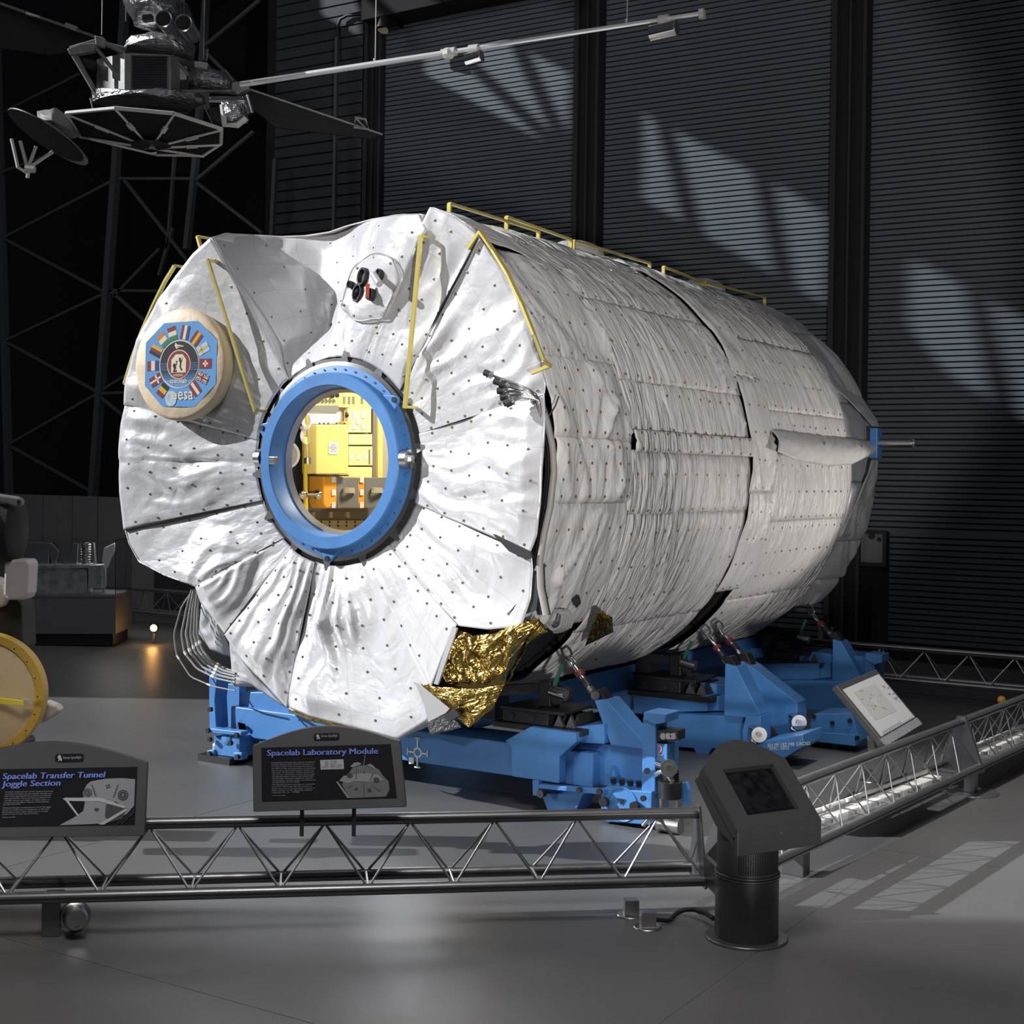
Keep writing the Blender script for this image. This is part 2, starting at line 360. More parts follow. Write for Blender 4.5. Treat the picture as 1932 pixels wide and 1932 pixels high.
MB().box(c+V((-.03,.0,.05)), c+V((.03,.5,.12))).build('bracket', M['black'], t)
MB().cyl(c-V((0,.05,.12)), c-V((0,.055,.13)), .10, n=14).build('lens', M['cream'], t)
# ================================================================ laboratory module
HX, HZ, RC = -7.3, 2.685, 2.1
YF, YHB, YH = 8.90, 9.07, 8.94         # rim plane, membrane at the hatch, hatch flange front
mod = thing('laboratory_module', 'huge white blanket-wrapped cylindrical space module with a round blue-ringed hatch', 'spacecraft', (HX, 12.5, HZ-RC))
def CP(phi, Y, r=RC): return V((HX+r*math.cos(phi), Y, HZ+r*math.sin(phi)))
def cylhit(px, py, r=RC):
    d = ray(px, py); ox, oz = -HX, CAMZ-HZ
    a = d.x*d.x+d.z*d.z; b = 2*(ox*d.x+oz*d.z); c = ox*ox+oz*oz-r*r; q = b*b-4*a*c
    k = (-b-math.sqrt(max(q, 0)))/(2*a)
    return math.atan2(CAMZ+d.z*k-HZ, d.x*k-HX), d.y*k
# inner shell (pressure hull) and end cones
MB().lathe((HX,0,HZ), (0,1,0), [(.60,9.14),(.80,9.20),(1.9,10.2),(2.02,10.3),(2.02,16.3),(.7,17.1),(.0,17.12)], 64).build('pressure_shell', M['shell'], mod, 40)
MB().lathe((HX,0,HZ), (0,1,0), [(.60,9.16),(.78,9.24),(1.8,10.3),(1.92,10.4),(1.92,16.25)], 48).build('inner_wall', M['beige'], mod, 40)
for y0, y1, r in ((9.90,10.06,2.01),(10.05,10.3,2.03),(12.52,13.12,2.05),(15.75,16.12,2.05)):
    MB().lathe((HX,0,HZ), (0,1,0), [(r-.06,y0),(r,y0),(r,y0+.03),(r-.03,y0+.03),(r-.03,y1-.03),(r,y1-.03),(r,y1),(r-.06,y1)], 96).build('structural_ring', M['darkst'], mod, 30)
# ---------------- end blanket panels (ruled between the hatch and the rim, creased)
def hp(a, r=.845, Y=YHB): a = math.radians(a); return V((HX+r*math.cos(a), Y, HZ+r*math.sin(a)))
def resample(pts, n):
    L = [0]
    for a, b in zip(pts, pts[1:]): L.append(L[-1]+(b-a).length)
    out = []
    for i in range(n+1):
        t = L[-1]*i/n; k = 0
        while k < len(L)-2 and L[k+1] < t: k += 1
        w = (t-L[k])/max(L[k+1]-L[k], 1e-9); out.append(pts[k].lerp(pts[k+1], w))
    return out
def sag(x, z):                          # the slack hollow between the two upper rails
    u = (x-(HX-.62))/.50; v = (z-(HZ+1.35))/.85
    return .42*math.exp(-u*u-v*v)
def crease(p, seed, amp):
    x, z = p.x-HX, p.z-HZ; r = math.hypot(x, z)+1e-6; a = math.atan2(z, x)
    q = V((a*2.2+seed*7.1, r*.75, seed*3.3))
    w = V((x, z, seed*5)); mk = .12+1.15*max(0, min(1, .45+1.7*noise.noise(w*1.25+V((4,4,4)))))
    aw_ = a+.10*noise.noise(w*2.2)
    amp *= 1.25; d = amp*mk*(1.15*ridge(V((aw_*5.2, r*.55, seed)), 1.0)+.75*ridge(V((aw_*10.5, r*1.1, seed+3)), 1.0)*min(1, 1.6/r)+.12*ridge(V((aw_*19, r*1.4, seed+5)), 1.0))
    d += amp*mk*(.45*ridge(w, 2.4)+.16*ridge(w+V((3,1,0)), 5.5))+amp*.9*noise.noise(w*1.1)
    return d
allsnap = MB()
def snap(mb, p, n, r=.0115):
    n = V(n).normalized(); mb.lathe(p+n*.001, n, [(r,-.003),(r,.003),(r*.55,.004),(r*.45,.001),(0,.001)], 7)
RIM = {}; FN = {}
def panel(name, inner, outer, seed, amp, lift=0, n=46, m=44, mt='blanket', sg=0, snaps=(4,5), Yo=YF, edge=.0):
    I, O = resample(inner, n), resample([P(q[0], q[1], Y=q[2] if len(q) > 2 else Yo) for q in outer], n)
    RIM[seed] = O
    wid = (O[0]-O[-1]).length; hei = (O[n//2]-I[n//2]).length
    def f(s, t):
        i = round(s*n); p = I[i].lerp(O[i], t)
        e = min(1, 6*min(s, 1-s)+.35)*min(1, 2.4*t+.12)*min(1, 6*(1-t)+.3)
        p = p.copy(); p.y -= lift+crease(p, seed, amp)*e
        if sg: p.y += sg*sag(p.x, p.z)*min(1, 4*t)
        return p
    g = MB().grid(n, m, f, (wid, hei))
    o = g.build(name, M[mt], mod, 180, solid=.006)
    if snaps:
        sn = MB(); a, b = snaps
        for i in range(a):
            for j in range(b):
                s = (i+.5+.18*math.sin(j*2.1+seed))/a if a > 1 else .5; t = (j+.6+.15*math.sin(i*3+seed))/(b+.1)
                if i == 0: s = .045
                if i == a-1 and a > 1: s = .955
                p = f(round(s*n)/n, t); snap(sn, p-V((0,.003,0)), (0,-1,0))
        sn.build('snap_fasteners', M['snap'], o, 40, kind='stuff')
    FN[seed] = f
    return o
def arc(a, b, k=9, r=.845): return [hp(a+(b-a)*i/k, r) for i in range(k+1)]
BP = 'blanket_panel'
panel(BP, arc(338,375), [(1002,1044),(1016,1010),(1025,950),(1031,860),(1033,790),(1029,742)], 1, .030, .012, 50, 50, snaps=(5,6))
panel(BP, arc(15,41.8), [(1028,748),(1033,722),(1025,690),(1003,615),(965,535),(906,447)], 2, .024, .0, 46, 54, snaps=(5,7))
panel(BP, arc(41.2,72), [(909,451),(880,425),(850,404),(815,391),(803,430)], 3, .026, .014, 44, 54, snaps=(4,7))
panel(BP, arc(70,128), [(805,436,8.86),(792,404,8.9),(745,406,9.2),(700,414,9.4),(655,426,9.65),(620,438,9.75),(575,445,9.75),(530,446,9.7),(480,443,9.5),(425,440,9.1),(397,448,8.87)], 4, .040, -.006, 76, 70, sg=.46, snaps=(6,6))
panel(BP, arc(127,168.5), [(400,448),(365,480),(335,520),(300,570),(262,640),(240,720),(236,764)], 5, .020, .012, 46, 50, snaps=(4,5))
panel(BP, arc(167.5,203.5), [(238,760),(230,800),(227,850),(227,930),(234,999)], 6, .022, .004, 46, 50, snaps=(5,6))
panel(BP, arc(203,230), [(236,1000),(243,1025),(262,1060),(310,1085),(371,1107)], 7, .032, -.012, 40, 44, snaps=(4,5))
panel(BP, arc(229.5,239), [(371,1106),(385,1140),(426,1197)], 8, .026, .006, 26, 44, snaps=(2,6))
panel(BP, arc(238.5,256.5), [(425,1195),(455,1240),(500,1285),(546,1336)], 9, .032, .016, 34, 50, snaps=(4,7))
panel(BP, arc(256,309), [(546,1334),(590,1352),(640,1365),(700,1380),(752,1394),(806,1361),(828,1334),(814,1296),(836,1240),(862,1178)], 10, .036, .0, 72, 56, snaps=(6,7))
panel(BP, arc(308.5,338.5), [(862,1181),(920,1188),(983,1182),(1000,1130),(1004,1075),(1002,1046)], 11, .022, -.012, 44, 46, snaps=(5,6))
for fa, fb_ in ((lambda t: FN[5](0, t), lambda t: FN[4](1, t)), (lambda t: FN[4](0, t), lambda t: FN[3](1, t))):
    MB().grid(3, 40, lambda s, t: fa(t).lerp(fb_(t), s)+V((0,-.012*math.sin(pi*s)*ridge(V((t*6,s,2)),1),0)), (.3,1.4)).build(BP, M['blanket'], mod, 180, solid=.005)
# black strips put in the shade of the seams between panels
for a, q, w in ((41.5,(905,449),.020),(256.2,(546,1334),.018),(238.6,(426,1195),.016),(229.6,(372,1106),.011),(203.2,(236,1000),.011),(15,(1026,746),.010),(338.3,(1001,1045),.010)):
    p0, p1 = hp(a), P(*q, Y=YF); p0.y += .0; d = (p1-p0); s = V((-d.z, 0, d.x)).normalized()*w/2
    mid = p0.lerp(p1, .55)
    vs = [p0-s*.3-V((0,.012,0)), p0+s*.3-V((0,.012,0)), mid+s-V((0,.03,0)), p1+s*.4-V((0,.022,0)), p1-s*.4-V((0,.022,0)), mid-s-V((0,.03,0))]
    MB().prism(vs, (0,.02,0)).build('seam_shade_strip', M['black'], mod)
# black plates stand in for the shade of open gaps at the right rim
g = [P(*q, Y=YF-.05) for q in ((930,1008),(1001,1042),(1004,1052),(992,1056),(960,1040))]
MB().prism(g, (0,.03,0)).build('gap_shade_plate', M['black'], mod)
g = [P(*q, Y=YF+.02) for q in ((1003,1072),(1020,1095),(1012,1150),(965,1168),(958,1158),(990,1120))]
MB().prism(g, (0,.03,0)).build('gap_shade_plate', M['black'], mod)
# gold foil behind the lifted corner
def foil(name, inner, outer, seed, Yi, Yo, mt='gold', amp=.05, n=40, m=30):
    I, O = resample([P(*q, Y=Yi) for q in inner], n), resample([P(q[0], q[1], Y=q[2] if len(q) > 2 else Yo) for q in outer], n)
    def f(s, t):
        i = round(s*n); p = I[i].lerp(O[i], t).copy(); e = min(1, 5*min(s, 1-s)+.2)*min(1, 5*min(t, 1-t)+.3)
        w = V((p.x, p.z, seed)); d = amp*(ridge(w, 3.1)+.6*ridge(w, 7)+.25*ridge(w, 15))*e
        p.y -= d; return p
    return MB().grid(n, m, f, (.6,.5)).build(name, M[mt], mod, 180, solid=.004)
foil('gold_foil', [(858,1184),(900,1196),(940,1192),(965,1178),(990,1170),(1018,1166)], [(822,1290),(850,1293),(900,1299),(930,1297),(954,1293),(976,1240)], 1, YF+.05, YF+.10, amp=.07)
foil('gold_foil', [(780,1287),(830,1296),(900,1299),(952,1292)], [(845,1338),(865,1356),(886,1373),(931,1336)], 2, YF-.02, YF+.03, amp=.02)
foil('gold_foil', [(1018,1166),(1030,1180),(1035,1192)], [(954,1292),(968,1276),(990,1215)], 3, YF+.14, YF+.2, amp=.05, n=20, m=24)
foil('gold_foil', [(1128,1152),(1140,1152),(1156,1165)], [(1104,1218),(1130,1206),(1158,1192)], 4, 9.9, 10.2, amp=.03, n=18, m=18)
foil('gold_foil', [(545,1336),(590,1353),(640,1366),(700,1381)], [(545,1342),(590,1362),(640,1372),(690,1384)], 5, YF+.03, YF+.12, amp=.01, n=30, m=4)
# grey fold tabs at the bottom corner
foil('fold_tab', [(805,1362),(820,1340),(842,1338)], [(812,1386),(850,1378),(872,1372)], 6, YF-.03, YF+.05, mt='silver', amp=.012, n=16, m=10)
MB().prism([P(*q, Y=YF-.06) for q in ((838,1348),(858,1338),(868,1350),(846,1362))], (0,.04,0)).build('strap_block', M['black'], mod)
MB().prism([P(*q, Y=YF-.045) for q in ((854,1182),(862,1186),(826,1292),(818,1290))], (0,.02,0)).build('foil_edge_strip', M['blanket'], mod)
MB().prism([P(*q, Y=YF-.05) for q in ((784,1290),(788,1288),(848,1337),(841,1345),(808,1362),(800,1330))], (0,.01,0)).build('blanket_flap', M['blanket'], mod)
# left lower loose blanket behind cables and small side panel
foil('blanket_flap', [(380,1140),(402,1150),(420,1190)], [(376,1196),(398,1226),(440,1240)], 7, 9.3, 9.5, mt='blanket', amp=.03, n=20, m=16)
foil('blanket_flap', [(433,1200),(450,1236),(470,1262)], [(440,1295),(480,1295),(540,1335)], 8, 9.2, 9.3, mt='blanket', amp=.02, n=16, m=12)
# ---------------- cylinder blankets
FOLDS = []
for q, amp, wd in (([(1150,760),(1136,800),(1135,828),(1142,850)],.06,.035),([(1165,900),(1120,970),(1080,1040),(1045,1090)],.05,.05),([(1105,595),(1120,625),(1142,655)],.06,.04),([(1068,520),(1090,560),(1112,585)],.05,.04),([(1182,770),(1176,800),(1180,820),(1192,840)],.05,.025),([(1195,850),(1186,900),(1184,950)],.04,.03),
    ([(1262,575),(1320,650),(1365,740),(1395,800)],.05,.04),([(1290,570),(1345,650),(1380,720)],.05,.035),([(1310,570),(1375,660),(1400,730)],.04,.03),([(1445,830),(1442,900),(1436,960),(1425,1010)],.05,.03),([(1110,700),(1130,740),(1140,770)],.035,.04),([(1240,600),(1300,690),(1330,760)],.02,.03),([(1500,640),(1560,720),(1590,790)],.02,.03)):
    pp = resample([V((Y, ph*RC, 0)) for ph, Y in (cylhit(*x) for x in q)], 14); FOLDS.append((pp, amp, wd, min(p.x for p in pp)-.2, max(p.x for p in pp)+.2))
def drape(Y, ph):
    d = 0
    for pp, amp, wd, a, b in FOLDS:
        if a < Y < b:
            m = min((p.x-Y)**2+(p.y-ph*RC)**2 for p in pp)
            if m < 9*wd*wd: d += amp*math.exp(-1.5*math.sqrt(m)/wd)
    return d
def cblank(name, y0, y1, p0, p1, off, seed, mt='cylblank', amp=.016, ny=None, snaps=None, edgew=.0, r1=None, fold=9):
    p0, p1 = math.radians(p0), math.radians(p1)
    ny = ny or max(6, int((y1-y0)/.028)); nphi = max(6, int(abs(p1-p0)*RC/.035)); r1 = off if r1 is None else r1
    def f(s, t):
        Y = y0+(y1-y0)*s; ph = p0+(p1-p0)*t; q = V((Y*fold+1.6*noise.noise(V((Y*1.3, ph*2.2, seed)))+ph*1.2, ph*1.1, seed))
        d = amp*(.8*ridge(q, .9)+.5*ridge(q+V((5,2,1)), 2.1)+.5*noise.noise(V((Y*2.1, ph*3.5, seed*2))))
        e = min(1, 8*min(t, 1-t)+.25)*min(1, 10*min(s, 1-s)+.4)
        Y += edgew*noise.noise(V((s*1.3, ph*6, seed+9)))*(1 if s in (0, 1) else .6)
        return CP(ph, Y, RC+(off+(r1-off)*s)+d*e+drape(Y, ph)*e)
    o = MB().grid(ny, nphi, f, (y1-y0, abs(p1-p0)*RC)).build(name, M[mt], mod, 180, solid=.008)
    if snaps:
        sn = MB()
        for ph in snaps[0]:
            for k in range(snaps[1]):
                s = (k+.5)/snaps[1]; t = (math.radians(ph)-p0)/(p1-p0); p = f(s, t); n = V((math.cos(math.radians(ph)), 0, math.sin(math.radians(ph))))
                snap(sn, p+n*.004, n)
        sn.build('snap_fasteners', M['snap'], o, 40, kind='stuff')
    return o
D = math.degrees
CB = 'cylinder_blanket'
# forward skirt strip (rim to front ring)
for (a, b, sd, am) in ((22,52.5,2,.04),(5,22.5,3,.045),(-8,5.5,4,.05),(-37,-7.5,5,.05)):
    cblank(CB, YF+.04, 10.16, a, b, .0, sd, 'skirt', am, snaps=([a+1.5+(b-a)*k/4 for k in range(4)], 6), edgew=.03, fold=3)
# upper, left and lower strips run from the rim back to the ring
for k in (3, 4, 5, 6, 7, 8, 9, 10):
    O = RIM[k][:int(len(RIM[k])*.72)] if k == 10 else RIM[3][:int(len(RIM[3])*.80)] if k == 3 else RIM[k]
    E = [CP(math.atan2(p.z-HZ, p.x-HX), 10.2, RC+.0) for p in O]; n = len(O)-1
    def rf(s, t, O=O, E=E, n=n, k=k):
        i = round(s*n); p = O[i].lerp(E[i], t); d = V((p.x-HX, 0, p.z-HZ)).normalized()
        return p+d*.03*ridge(p+V((k,0,0)), 2.5)*min(1, 4*min(t, 1-t))
    MB().grid(n, 16, rf, (1.2, 1.2)).build(CB, M['skirt'], mod, 180, solid=.008)
cblank(CB, 10.1, 16.3, 88, 225, .0, 16, 'skirt', .02, fold=3, ny=60)
# front segment
rows = lambda a, b, st: [a+1.2+k*st for k in range(int((b-a-1)/st)+1)]
for (a, b, sd) in ((62,89,21),(40,62.4,22),(19,40.4,23),(7,19.4,24),(-11,3.4,26),(-40,-10.6,27),(-62,-39.6,28)):
    cblank(CB, 10.12, 12.58, a, b, .012 if sd%2 else .004, sd, 'cylblank', .030, snaps=(rows(a, b, 8.0), 11), edgew=.03)
cblank(CB, 10.14, 12.6, 3, 7.6, .05, 25, 'cylblank', .018, snaps=([3.6,7.0], 11), edgew=.05)
# joint strip
for (a, b, sd) in ((60,88,31),(24,60.5,32),(-6,24.5,33),(-33,-5.6,34)):
    cblank(CB, 12.54, 13.1, a, b, .045, sd, 'skirt', .03, snaps=(rows(a, b, 7), 3), edgew=.06, fold=5)
# rear segment
for (a, b, sd) in ((60,89,41),(38,60.4,42),(16,38.4,43),(4,16.4,44),(-14,4.4,45),(-38,-13.6,46),(-64,-37.6,47)):
    cblank(CB, 13.06, 15.45, a, b, .014 if sd%2 else .006, sd, 'cylblank', .026, snaps=(rows(a, b, 7.0), 11), edgew=.03)
# rear skirt, faceted
for (a, b, sd) in ((-24,28,57),(50,88,51),(22,50,52),(6,22,53),(-22,-3,54),(-36,-22,55),(-48,-36,56)):
    cblank(CB, 15.44, 16.35, a, b, -.05 if sd == 57 else -.03, sd, 'blanket', .045, r1=-.04 if sd == 57 else .0, fold=1.5, edgew=.03)
# hollow cover (awning) on the rear segment
top = [(1452,810),(1520,818),(1590,826),(1650,834)]; bot = [(1466,852),(1500,868),(1560,880),(1605,876),(1646,856)]
A = []; 
for q in top: ph, Y = cylhit(*q, r=RC+.03); A.append(CP(ph, Y, RC+.03))
B = []
for q in bot: ph, Y = cylhit(*q, r=RC+.16); B.append(CP(ph, Y, RC+.16))
A, B = resample(A, 40), resample(B, 40)
def aw(s, t):
    i = round(s*40); p = A[i].lerp(B[i], t); k = math.sin(pi*min(1, t*1.0))*.10+.12*t*0
    n = V((p.x-HX, 0, p.z-HZ)).normalized(); return p+n*(k*(math.sin(pi*min(.93, max(.07, s)))**.5)+.010*ridge(V((s*14, t*2, 1)), 1))
o = MB().grid(40, 12, aw, (1.2,.4)).build('awning_cover', M['skirt'], mod, 180, solid=.01)
sn = MB()
for s in (.38, .78): snap(sn, aw(s, .35)+V((.012,0,.004)), (1,0,0), .018)
sn.build('snap_fasteners', M['snap'], o, 40, kind='stuff')
MB().prism([P(*q, Y=13.12) for q in ((1453,812),(1468,822),(1466,852),(1455,846))], (0,.03,0)).build('awning_end', M['darkst'], mod)
# trunnion at the rear ring
tp = P(1655, 836, Y=16.05)
MB().cyl(tp-V((.1,0,0)), tp+V((.40,0,0)), .048, n=20).build('trunnion_pin', M['steel'], mod, 40)
MB().lathe(tp+V((.40,0,0)), (1,0,0), [(.048,0),(.054,0),(.054,.015),(.034,.015),(.034,-.1)], 20).build('trunnion_lip', M['chrome'], mod, 40)
MB().box(tp+V((-.06,-.09,-.17)), tp+V((.03,.09,.17))).build('trunnion_block', M['blue'], mod, bevel=.01)
for sgn in (1, -1):
    tipz = tp+V((.03,0,.19*sgn))
    I = [tp+V((-.02,-.12,.19*sgn)), tp+V((-.02,.14,.19*sgn))]
    e0 = math.radians(26 if sgn > 0 else -20)
    O = [CP(e0, 15.5, RC+.02), CP(e0, 16.35, RC+.0)]
    foilI, foilO = resample(I, 16), resample(O, 16)
    def tf(s, t, foilI=foilI, foilO=foilO, sgn=sgn):
        i = round(s*16); p = foilI[i].lerp(foilO[i], t); d = .03*ridge(V((s*2, t*2, sgn*3)), 1.2)*min(1, 5*min(t, 1-t)+.1); return p+V((d, -d*.4, 0))
    MB().grid(16, 24, tf, (.8,.9)).build('trunnion_fairing', M['blanket'], mod, 180, solid=.008)
# aft cone stub on top and upper hump covers
for (x, y) in ((1045,440),(1288,517)):
    ph, Y = cylhit(x-6, y+18, RC); ph = math.radians(84); Y0 = P(x, y, X=HX-.05).y
    MB().ball(CP(ph, Y0, RC+.06), .30, 18, (.8,1.25,.42)).build('vent_cover', M['blanket'], mod, 60)
# ---------------- hatch ring
hx = V((HX, 0, HZ)); ya = V((0,1,0))
MB().lathe(hx, ya, [(.72,9.16),(.84,9.12),(.85,9.08),(.80,9.06)], 72).build('hatch_gasket', M['black'], mod, 50)
rg = MB().lathe(hx, ya, [(.80,9.075),(.805,9.045),(.765,9.035),(.765,9.075)], 72).build('hatch_inner_flange', M['aludark'], mod, 40)
hr = MB().lathe(hx, ya, [(.598,9.16),(.602,8.955),(.612,YH),(.700,YH),(.710,8.95),(.712,9.02),(.772,9.03),(.772,9.05),(.700,9.06)], 96).build('hatch_ring', M['ringblue'], mod, 35)
MB().lathe(hx, ya, [(.560,9.17),(.585,9.12),(.600,9.12),(.60,9.18)], 72).build('hatch_seal', M['alu'], hr, 40)
bb = MB()
for k in range(44):
    a = 2*pi*k/44; c = V((HX+.742*math.cos(a), 9.028, HZ+.742*math.sin(a))); bb.cyl(c, c-V((0,.012,0)), .009, n=6)
bb.build('flange_bolts', M['steel'], hr, kind='stuff')
for a in (38, 160, 268):                            # blue lugs with an eye
    an = math.radians(a); rd = V((math.cos(an), 0, math.sin(an))); tg = V((-math.sin(an), 0, math.cos(an))); c = V((HX, 9.0, HZ))
    pl = [c+rd*.70-tg*.07, c+rd*.75-tg*.06, c+rd*.80-tg*.035, c+rd*.82, c+rd*.80+tg*.035, c+rd*.70+tg*.12]
    MB().prism(pl, (0,.035,0)).build('ring_lug', M['ringblue'], hr, bevel=.006)
    MB().cyl(c+rd*.785-V((0,.012,0)), c+rd*.785+V((0,.045,0)), .022, n=12).build('lug_bolt', M['darkst'], hr, 40)
for sg in (1, -1):                                  # pivots left and right
    c = V((HX+sg*.715, 9.0, HZ+.02))
    MB().cyl(c, c+V((sg*.06,0,0)), .075, n=20).build('pivot_disc', M['steel'], hr, 40)
    MB().cyl(c+V((sg*.06,0,0)), c+V((sg*.10,0,0)), .032, n=6).build('pivot_bolt', M['chrome'], hr, 30)
MB().box((HX-.60, 8.93, HZ-.03), (HX-.54, 8.97, HZ+.03)).build('latch_plate', M['steel'], hr, bevel=.004)
for k in range(14):                                 # clips holding the blankets round the hatch
    a = 2*pi*(k+.3)/14; rd = V((math.cos(a),0,math.sin(a))); tg = V((-math.sin(a),0,math.cos(a))); c = hx+rd*.835+V((0,9.05,0))
    MB().prism([c-tg*.045-rd*.04, c+tg*.045-rd*.04, c+tg*.012+rd*.055, c-tg*.012+rd*.055], (0,.012,0)).build('blanket_clip', M['steel'], mod)
# ---------------- handrails
def rail(pts, posts, w=.034, h=.020, m='yellow'):
    b = MB()
    for a, c in zip(pts, pts[1:]): b.beam(a, c, w, h)
    o = b.build('handrail', M[m], mod)
    for a, c in posts: MB().beam(a, c, .036, .022).build('rail_post', M[m], o)
    return o
def frail(q0, q1, out=.09):
    a, b = P(*q0, Y=YF-out), P(*q1, Y=YF-out+.12); rail([a, b], [(a+V((.0,0,-.01)), a+V((.012,out+.02,-.01))), (b+V((0,0,.01)), b+V((.01,out+.03,.01)))])
frail((794,443), (764,770)); frail((392,489), (481,777))
def crail(q, r=RC+.16, out=.16):
    pts = []
    for x in q: ph, Y = cylhit(*x, r=r); pts.append((ph, Y))
    pp = [CP(a, y, r) for a, y in pts]
    rail(pp, [(CP(a, y, r), CP(a, y, r-out)) for a, y in (pts[0], pts[-1])])
crail([(906,437),(930,472),(957,515),(983,570),(1008,632),(1026,680),(1038,690)])
lf = [P(*q, Y=YF+.0) for q in ((330,501),(312,530),(290,575),(268,625),(250,675),(235,724))]
rail(lf, [(lf[0], lf[0]+V((.10,.05,-.02))), (lf[-1], lf[-1]+V((.12,.02,.0)))])
a = P(373,446,Y=9.3); rail([a, a+V((-.02,.9,.03))], [(a, a+V((.06,0,-.16)))])
for q0, q1, r in (((848,384),(1016,436),RC+.20),((956,409),(1077,452),RC+.15),((1082,454),(1226,497),RC+.15),((1252,503),(1326,533),RC+.15),((1330,532),(1443,562),RC+.15)):
    # rails along the crown of the cylinder
    ph = math.radians(74); x = HX+r*math.cos(ph)-.02
    a, b = P(*q0, X=x), P(*q1, X=x)
    rail([a, b], [(a, a+V((.0,0,-.20))), (b, b+V((0,0,-.20)))])
rr = [P(*q, Y=16.2) for q in ((1568,675),(1588,700),(1605,730),(1618,755))]
rail(rr, [(rr[0], rr[0]+V((-.1,0,-.05))), (rr[-1], rr[-1]+V((-.1,0,-.05)))])
# ---------------- viewport cover
best = min(((i/76, j/70) for i in range(77) for j in range(71)), key=lambda q: (V(proj(FN[4](*q)))-V((700,545))).length)
vc = FN[4](*best); print('viewport', best, vc)
bs, bt = best; e1v, e2v = FN[4](min(1,bs+.03), bt)-FN[4](bs-.03, bt), FN[4](bs, min(1,bt+.05))-FN[4](bs, bt-.05)
VN = e1v.cross(e2v).normalized(); VN = VN if VN.y < 0 else -VN
ka, kb = .06/e1v.length*.41, .10/e2v.length*.29
def vs_(r, th):
    s_, t_ = min(1, max(0, bs-ka*r*math.cos(th))), min(1, max(0, bt+kb*r*math.sin(th)))
    i0 = min(75, int(s_*76)); f0 = s_*76-i0; p = FN[4](i0/76, t_).lerp(FN[4]((i0+1)/76, t_), f0); return p+VN*(.035 if r < .97 else .0)
vp = MB().grid(48, 10, lambda u, t: vs_(t, 2*pi*u), (1.2, .4)).build('viewport_cover', M['blanket'], mod, 180)
MB().tube([vs_(.96, 2*pi*k/48) for k in range(48)], .006, 5, True).build('cover_binding', M['wire'], vp, 60)
sn = MB()
for k in range(9): snap(sn, vs_(.86, .3+2*pi*k/9)+VN*.002, VN)
sn.build('snap_fasteners', M['snap'], vp, 40, kind='stuff')
vo = vc+VN*.045
def vpt(x, y, o=0): d = ray(x, y); k = (vo+VN*o-V((0,0,CAMZ))).dot(VN)/d.dot(VN); return V((0,0,CAMZ))+d*k
for (x, y, r) in ((685,522,.072),(676,553,.075),(661,537,.030),(716,518,.045),(700,556,.05)):
    c = vpt(x, y)
    MB().lathe(c, VN, [(0,-.01),(r*.75,-.01),(r*.8,.02),(r,.022),(r,-.02)], 20).build('viewport_hole', M['black'], vp, 40)
c = vpt(678, 552); MB().ball(c, .04, 12).build('viewport_lens', M['screen'], vp, 60)
MB().beam(vpt(694,536,.04), vpt(693,562,.04), .03, .02).build('red_tag', mat('red_strap', (.45,.06,.03), .6), vp)
MB().cyl(vpt(705,518,.05), vpt(716,536,.05), .028, n=10).build('viewport_latch', M['blanket'], vp, 40)
# ---------------- cable bundle with connectors at the right shoulder, hoses down the edge
cb = []
for k, (x, y) in enumerate(((925,707),(944,722),(955,728),(951,738),(957,748),(962,756),(966,758))):
    e = P(x, y, Y=YF-.16); mid = P(985, 730+k*3, Y=YF-.13); end = P(1010+k, 742+k*2, Y=YF-.06); e2 = P(1022, 790, Y=YF-.02)
    t = MB().tube(resample([e, mid, end, e2], 10), .012, 7).build('connector_cable', M['silver'], mod, 60)
    d = (e-mid).normalized(); MB().cyl(e, e+d*.05, .025, n=10).build('connector_plug', M['black'], t, 40)
    MB().cyl(e-d*.015, e, .03, n=10).build('connector_collar', M['steel'], t, 40)
for k, (dx, r, mm) in enumerate(((0,.026,'wire'),(-9,.012,'black'),(-13,.014,'black'),(7,.010,'black'))):
    pts = [P(x+dx, y, Y=YF+.03+.03*k) for x, y in ((1008,727),(1022,765),(1033,800),(1043,845),(1045,890),(1038,955),(1026,1010),(1018,1060),(1020,1110),(1030,1160))]
    MB().tube(resample(pts, 26), r, 8).build('edge_hose', M[mm], mod, 60)
for k in range(5):
    pts = [P(x+k*5-8, y, Y=9.4+.03*k) for x, y in ((1020,1140),(1034,1170+k*6),(1050,1190),(1066,1182),(1070,1160),(1052,1150))]
    MB().tube(resample(pts, 18), .011, 6).build('loose_cable', M['wire'], mod, 60)
MB().tube(resample([P(x, y, X=-5.15) for x, y in ((1054,748),(1048,765),(1036,786))], 8), .006, 6).build('tie_strap', M['black'], mod)
MB().prism([P(*q, Y=9.6) for q in ((1078,1130),(1090,1123),(1094,1138),(1086,1147))], (0,.02,0)).build('hose_port', M['black'], mod)
# left cable loom
for k, (x, y, r) in enumerate(((362,1112,.009),(366,1112,.011),(369,1112,.010),(373,1112,.012),(377,1114,.010),(365,1112,.007))):
    j = (0, 9, 17, 24, 30, -14)[k]; w = 3*math.sin(k*2.3)
    pts = [P(*q, Y=9.1+.05*k) for q in ((x, y),(352+j*.7, 1148+w),(342+j, 1196),(348+j*1.1, 1232-j*.2),(372+j*.9, 1262-j*.5+(8 if k == 5 else 0)),(408+j*.6, 1280-j*.6+(6 if k == 5 else 0)),(444, 1288-j*.7+(6 if k == 5 else 0)))]
    o = MB().tube(resample(pts, 26), r, 7).build('cable_loom', M['wire'], mod, 60)
    for t in (12, 20):
        q = resample(pts, 26); MB().tube([q[t], q[t].lerp(q[t+1], .8)], r*1.25, 8).build('cable_band', M['white'], o)
